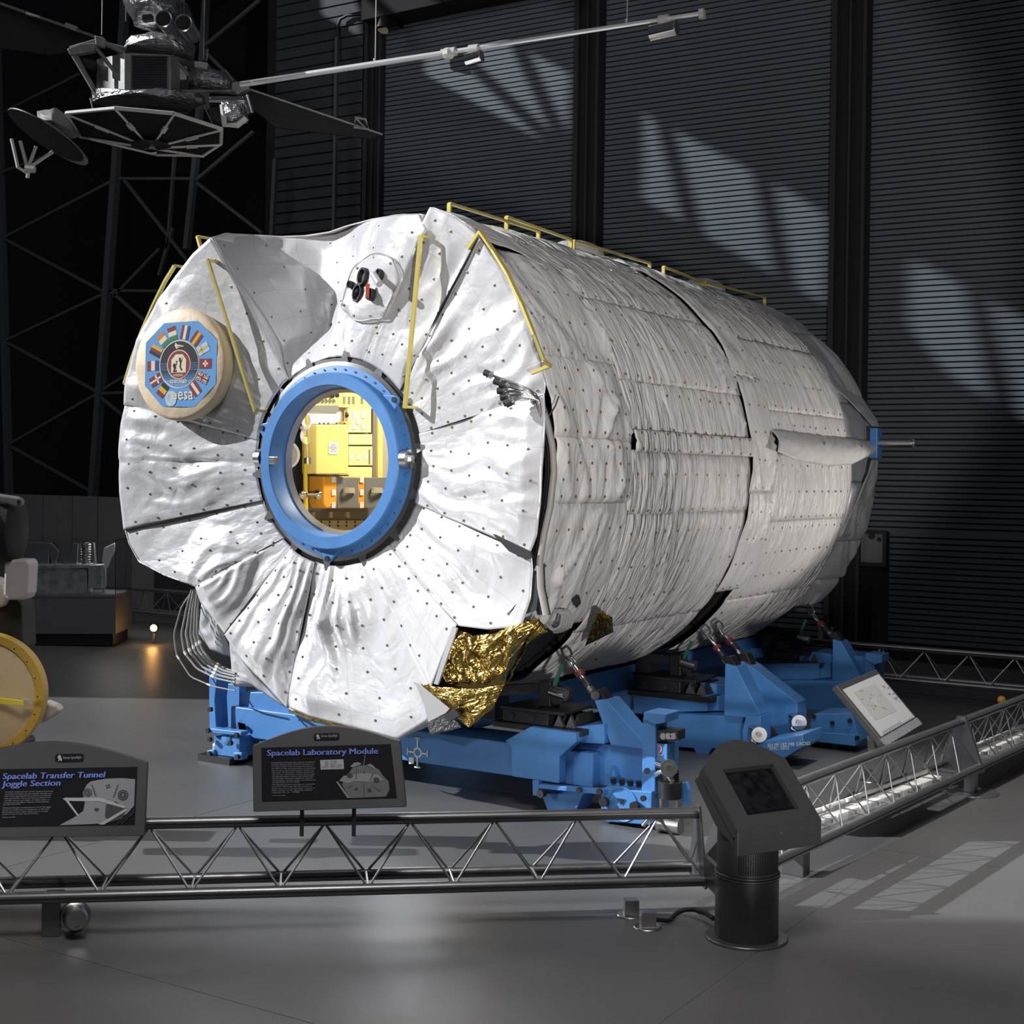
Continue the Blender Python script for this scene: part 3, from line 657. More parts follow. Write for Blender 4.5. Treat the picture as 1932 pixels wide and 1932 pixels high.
# ================================================================ blue transport cradle under the module
cr = thing('transport_cradle', 'blue steel transport cradle on castors carrying the white module', 'cradle', (-7.0, 12.8, 0))
def pl(name, poly, Y, dy, m='blue', parent=cr, bevel=.006, label=None):
    return MB().prism([P(x, y, Y=Y) for x, y in poly], (0, dy, 0)).build(name, M[m], parent, bevel=bevel, label=label)
# cross beams and side beams
zt0 = P(860, 1388, Y=9.6).z; zb0 = P(860, 1449, Y=9.6).z
MB().box((-8.9, 9.6, zb0), (-5.2, 10.05, zt0)).build('cross_beam', M['blue'], cr, bevel=.01)
MB().box((-8.9, 12.7, .25), (-5.2, 13.2, .62)).build('cross_beam', M['blue'], cr, bevel=.01)
MB().box((-8.9, 15.7, .25), (-5.0, 16.2, .62)).build('cross_beam', M['blue'], cr, bevel=.01)
for x in (-6.55, -8.2): MB().box((x-.12, 9.9, .50), (x+.12, 16.0, .74)).build('side_beam', M['blue'], cr, bevel=.01)
# saddles that carry the module on its far side and under the axis
def saddle(Y):
    for a in (-118, -62):
        ph = math.radians(a); e = CP(ph, Y, RC-.02); MB().beam((e.x, Y, .6), e, .16, .22, (0,1,0)).build('saddle_post', M['darkst'], cr)
for Y in (9.95, 12.8, 15.95): saddle(Y)
# pads
def pad(c, w, d, h, green=None):
    c = V(c); r = MB().box(c+V((-w/2,-d/2,0)), c+V((w/2,d/2,h*.28))).build('bearing_pad', M['darkst'], cr, bevel=.008)
    MB().box(c+V((-w*.40,-d*.46,h*.28)), c+V((w*.12,d*.4,h*.86))).build('slide_housing', M['darkst'], r, bevel=.008)
    MB().box(c+V((-w*.42,-d*.48,h*.86)), c+V((w*.30,d*.42,h))).build('slide_plate', M['darkst'], r, bevel=.005)
    for k in (0, 1):
        x = w*(.16+.13*k); MB().prism([c+V((x,-d*.40,h*.30)), c+V((x+w*.11,-d*.40,h*.30)), c+V((x+w*.055,-d*.40,h*.84))], (0,.03,0)).build('brace_rib', M['aludark'], r)
        MB().prism([c+V((x+w*.02,-d*.2,h*.30)), c+V((x+w*.12,-d*.2,h*.30)), c+V((x+w*.055,-d*.2,h*.84))], (0,d*.5,0)).build('brace_rib', M['darkst'], r)
    for x in (-.30, -.06): MB().cyl(c+V((w*x,-d*.46,h*.58)), c+V((w*x,-d*.46-.012,h*.58)), h*.17, n=16).build('cover_disc', M['black'], r, 40)
    MB().box(c+V((-w*.10,-.08,h)), c+V((w*.03,.08,h+.20))).build('clevis', M['darkst'], r, bevel=.008)
    MB().cyl(c+V((w*.03,-.07,h+.13)), c+V((w*.20,-.07,h+.10)), .045, n=12).build('clevis_pin', M['steel'], r, 40)
    MB().cyl(c+V((w*.12,-.10,h+.09)), c+V((w*.12,.06,h+.09)), .06, n=14).build('clevis_eye', M['darkst'], r, 40)
    e = CP(math.radians(-66), c.y, RC-.05); MB().beam(c+V((w*.02,0,h+.15)), V((e.x, c.y, e.z)), .10, .08).build('trunnion_strut', M['darkst'], r)
    MB().beam(c+V((w*.05,-.05,h+.16)), c+V((w*.14,-.05,h+.34)), .015, .03).build('green_shim', mat('green_shim', (.025,.12,.08), .5), r)
pf = P(1042, 1372, Y=9.75); pad(pf, .80, .50, .17)
pm = P(1285, 1312, Y=12.75); pad(pm, .90, .55, .20); 
pr = P(1505, 1250, Y=15.9); pad(pr, .80, .55, .17)
# front right support
pl('gusset_box', [(953,1397),(1000,1371),(1087,1383),(1087,1400),(1055,1429),(1055,1478),(966,1465),(964,1410)], 9.45, .10)
pl('gusset_box', [(1057,1374),(1140,1366),(1140,1404),(1100,1402),(1086,1398)], 9.62, .30)
pl('end_box', [(1100,1403),(1150,1404),(1214,1402),(1214,1492),(1108,1478),(1060,1476),(1060,1440)], 9.72, .30)
pl('end_rib', [(1148,1482),(1164,1484),(1157,1446)], 9.66, .06)
pl('tie_arm', [(1121,1321),(1144,1320),(1212,1400),(1214,1414),(1152,1406)], 9.66, .22)
pl('arm_clevis', [(1114,1304),(1130,1300),(1144,1320),(1121,1321)], 9.70, .13, 'darkst')
MB().cyl(P(1123,1312,Y=9.66), P(1123,1312,Y=9.88), .035, n=14).build('clevis_bolt', M['darkst'], cr, 40)
pl('end_post', [(1213,1352),(1237,1354),(1236,1500),(1210,1502)], 9.50, .20)
pl('post_cap', [(1214,1343),(1256,1348),(1254,1364),(1236,1367),(1214,1358)], 9.48, .24)
nb_ = pl('gear_box', [(1237,1403),(1259,1404),(1259,1450),(1237,1450)], 9.52, .20)
vs, fs = textmesh('2', .10); o0 = P(1239, 1425, Y=9.515); 
MB().add([o0+V((v.x, 0, v.y*1.1)) for v in vs], fs).build('painted_number', mat('orange_paint', (.7,.2,.05), .6), nb_, fix=False)
def disc(name, px, py, Y, r, t=.04, m='steel', axis=(0,-1,0), n=20): 
    c = P(px, py, Y=Y); return MB().cyl(c, c+V(axis).normalized()*t, r, n=n).build(name, M[m], cr, 40)
disc('hand_wheel', 1262, 1448, 9.42, .062, .03, 'steel', (.5,-1,0)); disc('wheel_hub', 1262, 1448, 9.40, .022, .03, 'chrome', (.5,-1,0))
MB().cyl(P(1240,1440,Y=9.5), P(1262,1448,Y=9.45), .028, n=12).build('wheel_shaft', M['chrome'], cr, 40)
MB().tube([P(1238,1462,Y=9.5), P(1250,1455,Y=9.46), P(1262,1462,Y=9.44), P(1270,1475,Y=9.46)], .022, 8).build('crank_arm', M['steel'], cr, 60)
pl('lock_block', [(1238,1378),(1250,1376),(1278,1379),(1278,1398),(1240,1399)], 9.52, .14, 'darkst')
for x in (1254, 1264, 1273): disc('lock_bolt', x, 1388, 9.51, .025, .03, 'steel', n=8)
MB().tube([P(1262,1384,Y=9.5), P(1278,1384,Y=9.5), P(1280,1393,Y=9.5), P(1262,1394,Y=9.5)], .008, 6).build('lock_bail', M['chrome'], cr, 60)
def castor(px, ytop, ybot, Y, s=1.0):
    t, b = P(px, ytop, Y=Y), P(px, ybot, Y=Y); b.z = max(b.z, .0); h = t.z-b.z; c = V((b.x, b.y, 0))
    r = MB().lathe(c, (0,0,1), [(0,b.z+h*.50),(.085*s,b.z+h*.50),(.09*s,b.z+h*.78),(.06*s,b.z+h*.80)]+[((.058 if k%2 else .068)*s, b.z+h*(.82+.02*k)) for k in range(7)]+[(.05*s,t.z),(0,t.z)], 20).build('castor', M['darkst'], cr, 30)
    MB().box(c+V((-.075*s,-.02,b.z+.05)), c+V((-.055*s,.05,b.z+h*.5))).build('castor_fork', M['steel'], r)
    MB().box(c+V((.055*s,-.02,b.z+.05)), c+V((.075*s,.05,b.z+h*.5))).build('castor_fork', M['steel'], r)
    MB().cyl(c+V((-.09*s,0,.06)), c+V((.09*s,0,.06)), .06, n=18).build('castor_wheel', M['steel'], r, 40)
castor(1263, 1450, 1560, 9.5)
pl('castor_bracket', [(1282,1478),(1294,1476),(1299,1490),(1300,1520),(1280,1518)], 9.62, .05)
pl('link_bar', [(1016,1480),(1139,1490),(1139,1500),(1016,1488)], 9.42, .06)
for x, y in ((1094,1490),(1132,1493),(1222,1454),(1215,1506)): disc('pivot_bolt', x, y, 9.41, .022, .02, 'darkst', n=12)
pl('link_bracket', [(1004,1472),(1016,1474),(1016,1502),(1005,1501)], 9.42, .08)
disc('link_stop', 1025, 1496, 9.42, .03, .05, 'black')
pl('foot_skirt', [(1021,1497),(1100,1498),(1076,1557),(1041,1554)], 9.52, .22)
pl('foot_plate', [(1038,1553),(1080,1557),(1080,1561),(1038,1557)], 9.50, .28, 'steel', bevel=0)
bg = pl('bogie_plate', [(1134,1487),(1230,1494),(1228,1557),(1134,1549)], 9.46, .30)
c = P(1160, 1516, Y=9.455); MB().lathe(c+V((.06,0,0)), (0,-1,0), [(.115,0),(.125,.004),(.13,0)], 32).build('bogie_arc', M['blue'], bg, 40)
c = P(1172, 1512, Y=9.455); MB().prism([c+V((-.03,0,.02)), c+V((.03,0,.02)), c+V((.0,0,-.025))], (0,-.006,0)).build('arrow_mark', M['darkst'], bg)
for x, y in ((1142,1512),(1200,1520)): disc('bogie_bolt', x, y, 9.45, .035, .04, 'darkst')
for k in range(4): disc('plate_bolt', 1158+k*16, 1477+k*2, 9.60, .022, .04, 'darkst', (0,-.3,1), 6)
MB().tube([P(1215,1528,Y=9.40), P(1225,1545,Y=9.38), P(1214,1556,Y=9.4)], .02, 8).build('tow_eye', M['chrome'], cr, 60)
# registration target painted on the front beam
tg = P(788, 1420, Y=9.597)
mb = MB()
for d in ((.10,0),(-.10,0),(0,.12),(0,-.12)):
    e = tg+V((d[0],0,d[1])); mb.beam(tg+(e-tg)*.35, e, .012, .012)
    s_ = V((0,0,.028)) if d[0] else V((.028,0,0)); mb.beam(e-s_, e+s_, .010, .012)
mb.lathe(tg, (0,-1,0), [(.028,0),(.036,.004),(.044,0)], 20)
mb.build('target_mark', M['white'], cr)
MB().prism([P(*q, Y=9.597) for q in ((772,1429),(781,1429),(781,1441),(772,1441))], (0,-.004,0)).build('paper_label', M['white'], cr)
# front left support
pl('end_box', [(451,1306),(548,1306),(545,1356),(500,1385),(500,1400),(450,1392)], 9.66, .4)
pl('end_plate', [(426,1290),(452,1290),(452,1376),(428,1372)], 9.80, .08)
pl('end_post', [(394,1272),(410,1272),(405,1320),(408,1376),(395,1376)], 9.50, .16)
pl('gusset_rib', [(435,1378),(462,1345),(466,1386)], 9.60, .05)
pl('link_bar', [(396,1374),(455,1381),(455,1388),(396,1383)], 9.42, .10)
bg2 = pl('bogie_plate', [(404,1388),(452,1390),(452,1430),(404,1424)], 9.46, .26)
c = P(427, 1394, Y=9.455); MB().lathe(c, (0,-1,0), [(0,.004),(.05,.004),(.055,0)], 24, closed=False).build('bogie_cap', M['blue'], bg2, 40)
pl('corner_tab', [(390,1416),(404,1414),(404,1428),(392,1430)], 9.44, .08); pl('corner_tab', [(440,1420),(456,1420),(456,1434),(442,1434)], 9.44, .08)
for x, y in ((395,1378),(449,1386),(397,1422),(450,1428),(398,1395),(437,1402),(399,1338)): disc('pivot_bolt', x, y, 9.43, .022, .03, 'darkst', n=10)
castor(420, 1392, 1436, 9.75, .8)
MB().box((-9.10, 9.4, .0), (-8.72, 9.9, .06)).build('foot_plate', M['darkst'], cr)
pl('post_block', [(386,1262),(398,1262),(398,1272),(386,1272)], 9.5, .2)
# mid support
pl('pad_box', [(1196,1311),(1334,1313),(1334,1342),(1196,1345)], 12.50, .55); pl('pad_box', [(1334,1316),(1367,1312),(1367,1340),(1334,1342)], 12.58, .4)
pl('mid_beam', [(1215,1344),(1407,1352),(1407,1412),(1343,1412),(1322,1446),(1309,1412),(1262,1408),(1240,1380)], 12.40, .45)
pl('tie_arm', [(1368,1252),(1389,1258),(1434,1349),(1409,1354),(1366,1350)], 12.32, .24)
pl('arm_foot', [(1407,1353),(1435,1350),(1434,1400),(1402,1412),(1400,1380)], 12.30, .26)
pl('tie_arm', [(1397,1247),(1418,1258),(1504,1326),(1505,1372),(1478,1400),(1440,1350),(1412,1290)], 12.85, .24)
pl('arm_clevis', [(1360,1240),(1378,1238),(1390,1258),(1368,1254)], 12.36, .13, 'darkst'); pl('arm_clevis', [(1392,1234),(1408,1232),(1419,1258),(1398,1250)], 12.9, .13, 'darkst')
tb_ = pl('base_block', [(1434,1401),(1515,1386),(1515,1409),(1480,1430),(1400,1448),(1400,1420)], 12.2, .5)
for k in range(2):
    vs, fs = textmesh(('SH FP 182 MB GROSS', 'FMC 5802')[k], .045); o0 = P(1448+k*4, 1410+k*6, Y=12.195); sl = V((.97,0,.16))
    MB().add([o0+sl*v.x+V((0,0,v.y)) for v in vs], fs).build('stencil_text', M['white'], tb_, fix=False)
for px, py, Y in ((1432,1385,12.2),(1507,1362,12.75)):
    disc('hand_wheel', px, py, Y, .07, .035, 'alu', (.5,-1,0)); disc('wheel_hub', px, py, Y-.04, .025, .03, 'chrome', (.5,-1,0))
    MB().cyl(P(px-14,py-10,Y=Y+.08), P(px,py,Y=Y), .03, n=12).build('wheel_shaft', M['chrome'], cr, 40)
    MB().tube([P(px-12,py+4,Y=Y), P(px-14,py+14,Y=Y-.02), P(px-4,py+18,Y=Y-.02)], .02, 8).build('crank_arm', M['steel'], cr, 60)
bgm = pl('bogie_plate', [(1530,1356),(1536,1347),(1607,1346),(1622,1398),(1614,1408),(1526,1396)], 13.3, .45)
pl('bogie_lip', [(1527,1381),(1612,1386),(1614,1408),(1526,1398)], 13.27, .06)
for px in (1552, 1599): 
    c = P(px, 1408, Y=13.5); MB().cyl((c.x, 13.5, 0), (c.x, 13.5, .10), .085, n=18).build('castor_foot', M['darkst'], cr, 40)
for x, y in ((1536,1352),(1604,1360),(1618,1392),(1571,1364)): disc('bogie_bolt', x, y, 13.28, .022, .02, 'darkst', n=10)
MB().beam(P(1480,1395,Y=13.5), P(1540,1388,Y=13.5), .2, .12).build('bogie_arm', M['blue'], cr)
# rear support
pl('pad_box', [(1418,1252),(1545,1252),(1545,1281),(1418,1286)], 15.6, .5); pl('pad_box', [(1545,1256),(1567,1250),(1567,1277),(1545,1281)], 15.65, .4)
pl('rear_beam', [(1470,1285),(1496,1283),(1634,1286),(1638,1330),(1628,1346),(1500,1342),(1484,1318)], 15.5, .5)
pl('tie_arm', [(1571,1206),(1587,1211),(1624,1277),(1622,1288),(1571,1285)], 15.55, .24)
pl('arm_clevis', [(1561,1198),(1575,1192),(1588,1211),(1571,1208)], 15.6, .13, 'darkst')
pl('end_post', [(1633,1240),(1650,1242),(1650,1286),(1633,1290)], 15.5, .2); pl('post_cap', [(1633,1232),(1664,1236),(1664,1250),(1650,1254),(1633,1244)], 15.46, .26)
# turnbuckles and shackles
red = mat('red_collar', (.13,.02,.02), .5)
def turnbuckle(q, Y):
    p = [P(x, y, Y=yy) for (x, y), yy in zip(q, Y)]
    r = MB().cyl(p[1], p[2], .022, n=10).build('turnbuckle', M['steel'], cr, 40)
    m0 = p[0].lerp(p[1], .5); d = (p[1]-p[0]).normalized(); s = d.cross(V((0,1,0))).normalized()*.03
    MB().tube([p[0]-s, p[0].lerp(m0,.5)-s*1.3, m0-s, m0+s, p[0].lerp(m0,.5)+s*1.3, p[0]+s], .011, 6, True).build('shackle_link', M['steel'], r, 60)
    MB().tube([m0-V((0,.03,0)), m0.lerp(p[1],.5)-V((0,.04,0)), p[1]-V((0,.03,0)), p[1]+V((0,.03,0)), m0.lerp(p[1],.5)+V((0,.04,0)), m0+V((0,.03,0))], .011, 6, True).build('shackle_link', M['steel'], r, 60)
    a, b = p[1].lerp(p[2], .25), p[1].lerp(p[2], .45); MB().cyl(a, b, .042, n=10).build('turnbuckle_collar', red, r, 40)
    a, b = p[1].lerp(p[2], .6), p[1].lerp(p[2], .95); MB().cyl(a, b, .036, n=10).build('turnbuckle_body', M['darkst'], r, 40)
    MB().cyl(p[2], p[3], .03, n=8).build('turnbuckle_fork', M['steel'], r, 40)
turnbuckle([(1064,1222),(1084,1256),(1112,1297),(1122,1311)], (9.75,9.75,9.75,9.75))
turnbuckle([(1326,1181),(1346,1212),(1366,1242),(1372,1250)], (12.45,12.45,12.42,12.42))
turnbuckle([(1352,1174),(1368,1200),(1392,1228),(1402,1244)], (12.98,12.98,12.95,12.95))
turnbuckle([(1526,1146),(1541,1170),(1564,1194),(1574,1204)], (15.8,15.75,15.68,15.66))
# ================================================================ barriers
RB = {}
def truss(name, label, A, B, n, gap=.15, z0=.24, z1=.60, r=.034, rr=.0075, mrail='aludark', mrod='alu', first=0.0, end=(1,1), group=None, D=None):
    A, B = V(A), V(B); e = (B-A).normalized(); L = (B-A).length; nn = V((-e.y, e.x, 0)); base = thing(name, label, 'barrier', (A.x, A.y, 0), group)
    tp = lambda s: A+e*s+V((0,0,z1)); bl = lambda s, k: A+e*s+nn*gap*k+V((0,0,z0))
    def railp(nm, p, q):
        o = MB().cyl(p, q, r, n=16).build(nm, M[mrail], base, 40)
        for k in (-.5, .5):
            off = V((0,0,1))*r*.92*k; 
        side = nn*(r*.985); MB().beam(p-side, q-side, .008, .010).build('rail_groove', M['black'], o)
        MB().beam(p+side, q+side, .008, .010).build('rail_groove', M['black'], o)
    railp('top_rail', tp(0), tp(L)); railp('bottom_rail', bl(0,-1), bl(L,-1)); railp('bottom_rail', bl(0,1), bl(L,1))
    st = L/n
    for k in range(n):
        s0 = first+k*st; s1 = s0+st/2; s2 = s0+st
        for sd in (-1, 1):
            for a, b in ((bl(s0,sd), tp(s1)), (tp(s1), bl(s2,sd))):
                a, b = V(a), V(b)
                if a.z > b.z: a.z -= r*.9; b.z += r*.6
                else: b.z -= r*.9; a.z += r*.6
                d = .008
                MB().cyl(a+e*(d if a is not b else 0)*(1), b-e*d, rr, n=6).build('lacing_rod', M[mrod], base, 60)
        MB().cyl(bl(s0,-1)+V((0,0,r*.6)), bl(s0,1)+V((0,0,r*.6)), rr, n=6).build('cross_rod', M[mrod], base, 60)
    for f, s in zip(end, (0, L)):
        if f:
            pp = [A+e*s+V((0,0,z1+.045))-nn*.035, A+e*s+V((0,0,z1+.045))+nn*.035, A+e*s+nn*(gap+.045)+V((0,0,z0-.03)), A+e*s+nn*(gap+.03)+V((0,0,z0-.045)), A+e*s-nn*(gap+.03)+V((0,0,z0-.045)), A+e*s-nn*(gap+.045)+V((0,0,z0-.03))]
            MB().prism([p-e*.006 for p in pp], e*.012).build('end_plate', M[mrail], base)
    return base, e, nn
def foot(base, p, e, nn, z0=.22, w=.10, d=.16): 
    p = V((p[0], p[1], 0)); return MB().cbox(p+V((0,0,z0/2)), e*w/2, nn*d/2, V((0,0,z0/2))).build('support_foot', M['aludark'], base, bevel=.006)
fa, fb = P(-160, 1500, D=7.9), P(1318, 1533, D=8.53); fa.z = fb.z = 0
st_ = (fb-fa)/9; fa = fa-st_*3+st_*.10
b1, e1_, n1_ = truss('barrier_rail', 'long dark tubular lattice barrier in the foreground carrying both tall signs', fa, fb, 12, end=(0,1))
q = P(100, 1756, D=8.0); foot(b1, q, e1_, n1_)
q2 = P(700, 1700, D=8.25)
# link plate between barrier and kiosk
A2, J2, C2 = V((-3.42, 8.0, 0)), V((-3.08, 12.1, 0)), V((-2.71, 16.6, 0))
b2, e2_, n2_ = truss('barrier_rail', 'bright aluminium lattice barrier running back beside the kiosk under the reading panel', A2, J2-(J2-A2).normalized()*.01, 9, rr=.006, mrail='alu', mrod='alu', end=(1,1))
b3, e3_, n3_ = truss('barrier_rail', 'aluminium lattice barrier beyond the joint plate at right edge', J2+(C2-J2).normalized()*.02, C2, 10, rr=.006, mrail='alu', mrod='alu', end=(1,1))
foot(b2, (-3.35, 9.0), e2_, n2_)
for bs, c in ((b3, V((J2.x+.06, J2.y+.10, 0))), (b3, V((-2.86, 14.6, 0)))):
    MB().cbox(c+V((0,0,.108)), (.045,0,0), (0,.055,0), (0,0,.098)).build('stand_post', M['alu'], bs, bevel=.005)
    MB().lathe(c, (0,0,1), [(0,.012),(.225,.012),(.23,.006),(.23,0)], 40).build('stand_disc', M['alu'], bs, 40)
b4, e4_, n4_ = truss('barrier_rail', 'grey lattice barrier along the back wall behind the module', (-20.0, 16.95, 0), (-1.4, 16.95, 0), 36, rr=.007, mrail='alu', mrod='alu')
for x in (-19, -16.6, -13, -9.5, -3.6): foot(b4, (x, 16.95), V((1,0,0)), V((0,1,0)))
# white fixture strip lying in the bright barriers
for (A, B, n, t) in ((A2+V((.0,.9,0)), J2-V((0,.75,0)), 7, b2), (J2+V((0,.25,0)), C2-V((0,.5,0)), 11, b3)):
    e = (B-A).normalized(); nn = V((-e.y, e.x, 0)); L = (B-A).length; s = L/n
    for k in range(n):
        c = A+e*(s*(k+.5))+V((0,0,.255))
        fb_ = MB().cbox(c, e*(s*.47), nn*.05, V((0,0,.030))).build('fixture_body', M['white'], t, bevel=.006)
        MB().cyl(c-e*s*.45+V((0,0,.05))+nn*.07, c+e*s*.45+V((0,0,.05))+nn*.07, .016, n=10).build('fixture_tube', M['white'], fb_, 40)
        MB().cbox(c+V((0,0,.025)), e*.012, nn*.10, V((0,0,.012))).build('fixture_clip', M['steel'], fb_)
    MB().cbox(A+e*L/2+V((0,0,.222)), e*L/2, nn*.13, V((0,0,.004))).build('fixture_tray', M['alu'], t)
# ================================================================ kiosk
KB = V((-3.11, 7.59, 0))
F0, F1 = P(1392, 1569, Z=.72), P(1550, 1547, Z=.72)
k1 = (F1-F0); kw = k1.length; k1.normalize(); kn = V((k1.y, -k1.x, 0))
ks = thing('information_kiosk', 'black touchscreen kiosk on a round column at the barrier corner', 'kiosk', KB)
def onl(px, py, off=0): 
    d = ray(px, py); o = V((0,0,CAMZ)); k = (F0+k1*off-o).dot(k1)/d.dot(k1); return o+d*k
T0, Bk, B1, B2, B3 = onl(1327,1448), onl(1307,1473), onl(1347,1558), onl(1377,1592), onl(1393,1601)
hull = [F0, T0, Bk, B1, B2, B3]
sl = (T0-F0); slen = sl.length; sl.normalize(); sn_ = k1.cross(sl).normalized()
if sn_.z < 0: sn_ = -sn_
MB().prism([p+k1*.008 for p in (F0-sn_*.045-kn*.02, T0-sn_*.045, Bk, B1, B2, B3-kn*.025)], k1*(kw-.016)).build('kiosk_body', M['kiosk'], ks, bevel=.006)
for d in (0, kw-.02): MB().prism([p+k1*d for p in (F0-sn_*.028, T0-sn_*.028, T0-sn_*.06, F0-sn_*.06)], k1*.02).build('kiosk_cheek', M['kiosk'], ks)
def KF(a, b, o=0): return F0+k1*a+sl*b+sn_*o           # a along width, b up the slanted face
apex = .16
out = [KF(0,0), KF(kw,0), KF(kw,slen)]+[KF(kw*(1-i/12), slen+apex*math.sin(pi*i/12)) for i in range(1,12)]+[KF(0,slen)]
def onf(px, py):
    d = ray(px, py); o = V((0,0,CAMZ)); k = (F0-o).dot(sn_)/d.dot(sn_); p = o+d*k-F0; return p.dot(k1), p.dot(sl)
S = [onf(*q) for q in ((1411,1537),(1508,1527),(1458,1440),(1363,1453))]
a0 = (S[0][0]+S[3][0])/2; a1 = (S[1][0]+S[2][0])/2; s0 = (S[0][1]+S[1][1])/2; s1 = (S[2][1]+S[3][1])/2
# face plate with screen opening: bottom, left, right and arched top pieces in one mesh
fp = MB(); th = -sn_*.03
top = [KF(a1,s1), KF(kw,s1)]+[KF(kw,slen)]+[KF(kw*(1-i/12), slen+apex*math.sin(pi*i/12)) for i in range(1,12)]+[KF(0,slen), KF(0,s1), KF(a0,s1)]
for poly in ([KF(0,0),KF(kw,0),KF(kw,s0),KF(0,s0)], [KF(0,s0),KF(a0,s0),KF(a0,s1),KF(0,s1)], [KF(a1,s0),KF(kw,s0),KF(kw,s1),KF(a1,s1)], top): fp.prism(poly, th)
fp.build('kiosk_face', M['kiosk'], ks)
MB().prism([p-V((0,0,.0)) for p in (KF(0,0), KF(kw,0), KF(kw,0)-V((0,0,.135)), KF(0,0)-V((0,0,.135)))], -kn*.03).build('kiosk_front', M['kiosk'], ks, bevel=.004)
scn = MB().prism([KF(a0,s0,-.03),KF(a1,s0,-.03),KF(a1,s1,-.03),KF(a0,s1,-.03)], -sn_*.01).build('kiosk_screen', M['screen'], ks)
for (x0,x1,y0,y1) in ((a0,a0+.012,s0,s1),(a1-.012,a1,s0,s1),(a0,a1,s0,s0+.012),(a0,a1,s1-.012,s1)): MB().prism([KF(x0,y0,-.012),KF(x1,y0,-.012),KF(x1,y1,-.012),KF(x0,y1,-.012)], -sn_*.016).build('screen_bezel', M['black'], ks)
c = KF(kw*.52,0)-V((0,0,.045)); MB().cyl(c, c+kn*.006, .008, n=10).build('kiosk_lock', M['steel'], ks, 40)
MB().lathe(KB, (0,0,1), [(.0,.016),(.228,.016),(.232,.012),(.232,0)], 56).build('kiosk_base', M['aludark'], ks, 40)
MB().lathe(KB, (0,0,1), [(.178,.016),(.178,.352),(0,.352)], 56).build('kiosk_column', M['kiosk'], ks, 40)
for z in (.356, .372): MB().lathe(KB, (0,0,1), [(.176,z),(.184,z+.003),(.184,z+.008),(.176,z+.011)], 56).build('column_ring', M['aludark'], ks, 40)
MB().lathe(KB, (0,0,1), [(.172,.35),(.172,.62),(0,.62)], 56).build('kiosk_neck', M['kiosk'], ks, 40)
g = MB(); gc = math.atan2(kn.y, kn.x)
for i in range(22):
    a = gc-.95+.075*i; d = V((math.cos(a), math.sin(a), 0)); g.beam(KB+d*.174+V((0,0,.40)), KB+d*.174+V((0,0,.56)), .004, .004)
for j in range(16):
    z = .40+.0105*j; pts = [KB+V((math.cos(gc-.95+.075*i), math.sin(gc-.95+.075*i), 0))*.174+V((0,0,z)) for i in range(22)]
    for p, q in zip(pts, pts[1:]): g.beam(p, q, .004, .003)
g.build('speaker_grille', M['black'], ks)
MB().beam(KB+V((-.1,-.1,.30)), fb+(KB-fb)*.06+V((0,0,.30)), .03, .16).build('barrier_link', M['kiosk'], ks)
# floor boxes and cable
def floorbox(px, py, lab, rz):
    c = P(px, py, Z=0); t = thing('floor_box', lab, 'outlet box', c)
    MB().lathe(c, (0,0,1), [(0,.008),(.078,.008),(.082,.004),(.082,0)], 36).build('floor_disc', M['steel'], t, 40)
    a = math.radians(rz); ex, ey = V((math.cos(a), math.sin(a), 0))*.043, V((-math.sin(a), math.cos(a), 0))*.04
    MB().cbox(c+V((0,0,.052)), ex, ey, V((0,0,.044))).build('outlet_housing', M['steel'], t, bevel=.004)
    return c, ex, ey
c1, ex, ey = floorbox(1190, 1727, 'steel floor outlet box without a cable, left of the cabled one', 38)
c2, ex, ey = floorbox(1222, 1750, 'steel floor outlet box with a black cable leading to the kiosk', 38)
MB().cyl(c2+ex, c2+ex*1.35+V((0,0,.0)), .02, n=10)
floorbox(1637, 1474, 'small floor outlet box behind the right barrier under the reading panel', 30)
pts = [c2+ex*1.05+V((0,0,.045)), P(1262,1737,Z=.02), P(1278,1722,Z=.035), P(1292,1716,Z=.05), P(1310,1716,Z=.06), P(1330,1722,Z=.07), P(1346,1733,Z=.08)]
o = MB().tube(resample(pts, 24), .014, 8).build('power_cable', M['black'], None, 60); tag(o, 'black power cable arching over the floor into the kiosk column', 'cable')
# can floodlight on the foreground foot
fl = thing('flood_lamp', 'silver can floodlight beside the near barrier foot at lower left', 'lamp', P(143, 1752, D=7.9))
c = P(141, 1728, D=8.02); t_ = P(146, 1742, D=7.72)
d = (t_-c).normalized()
MB().lathe(c-d*.02, d, [(0,-.02),(.05,-.02),(.078,.03),(.082,.06),(.082,.075),(.070,.08),(.055,.20),(.050,.205),(0,.205)], 32).build('lamp_can', M['steel'], fl, 35)
MB().lathe(c-d*.02, d, [(.083,.045),(.088,.047),(.088,.06),(.083,.062)], 32).build('lamp_ring', M['chrome'], fl, 40)
up_ = V((0,0,1)); MB().cyl(c+up_*.085, c+up_*.11, .008, n=8).build('lamp_knob', M['steel'], fl)
MB().beam(c-d*.02, P(116,1728,D=8.1), .03, .03).build('lamp_arm', M['steel'], fl)
MB().cyl(V((c.x,c.y,0)), V((c.x,c.y,c.z-.06)), .014, n=8).build('lamp_stem', M['steel'], fl)
for k in range(2): q = P(143+5*k, 1749-k, D=7.70); MB().cyl(q-d*.02, q+d*.012, .004, n=6).build('lamp_screw', M['black'], fl)
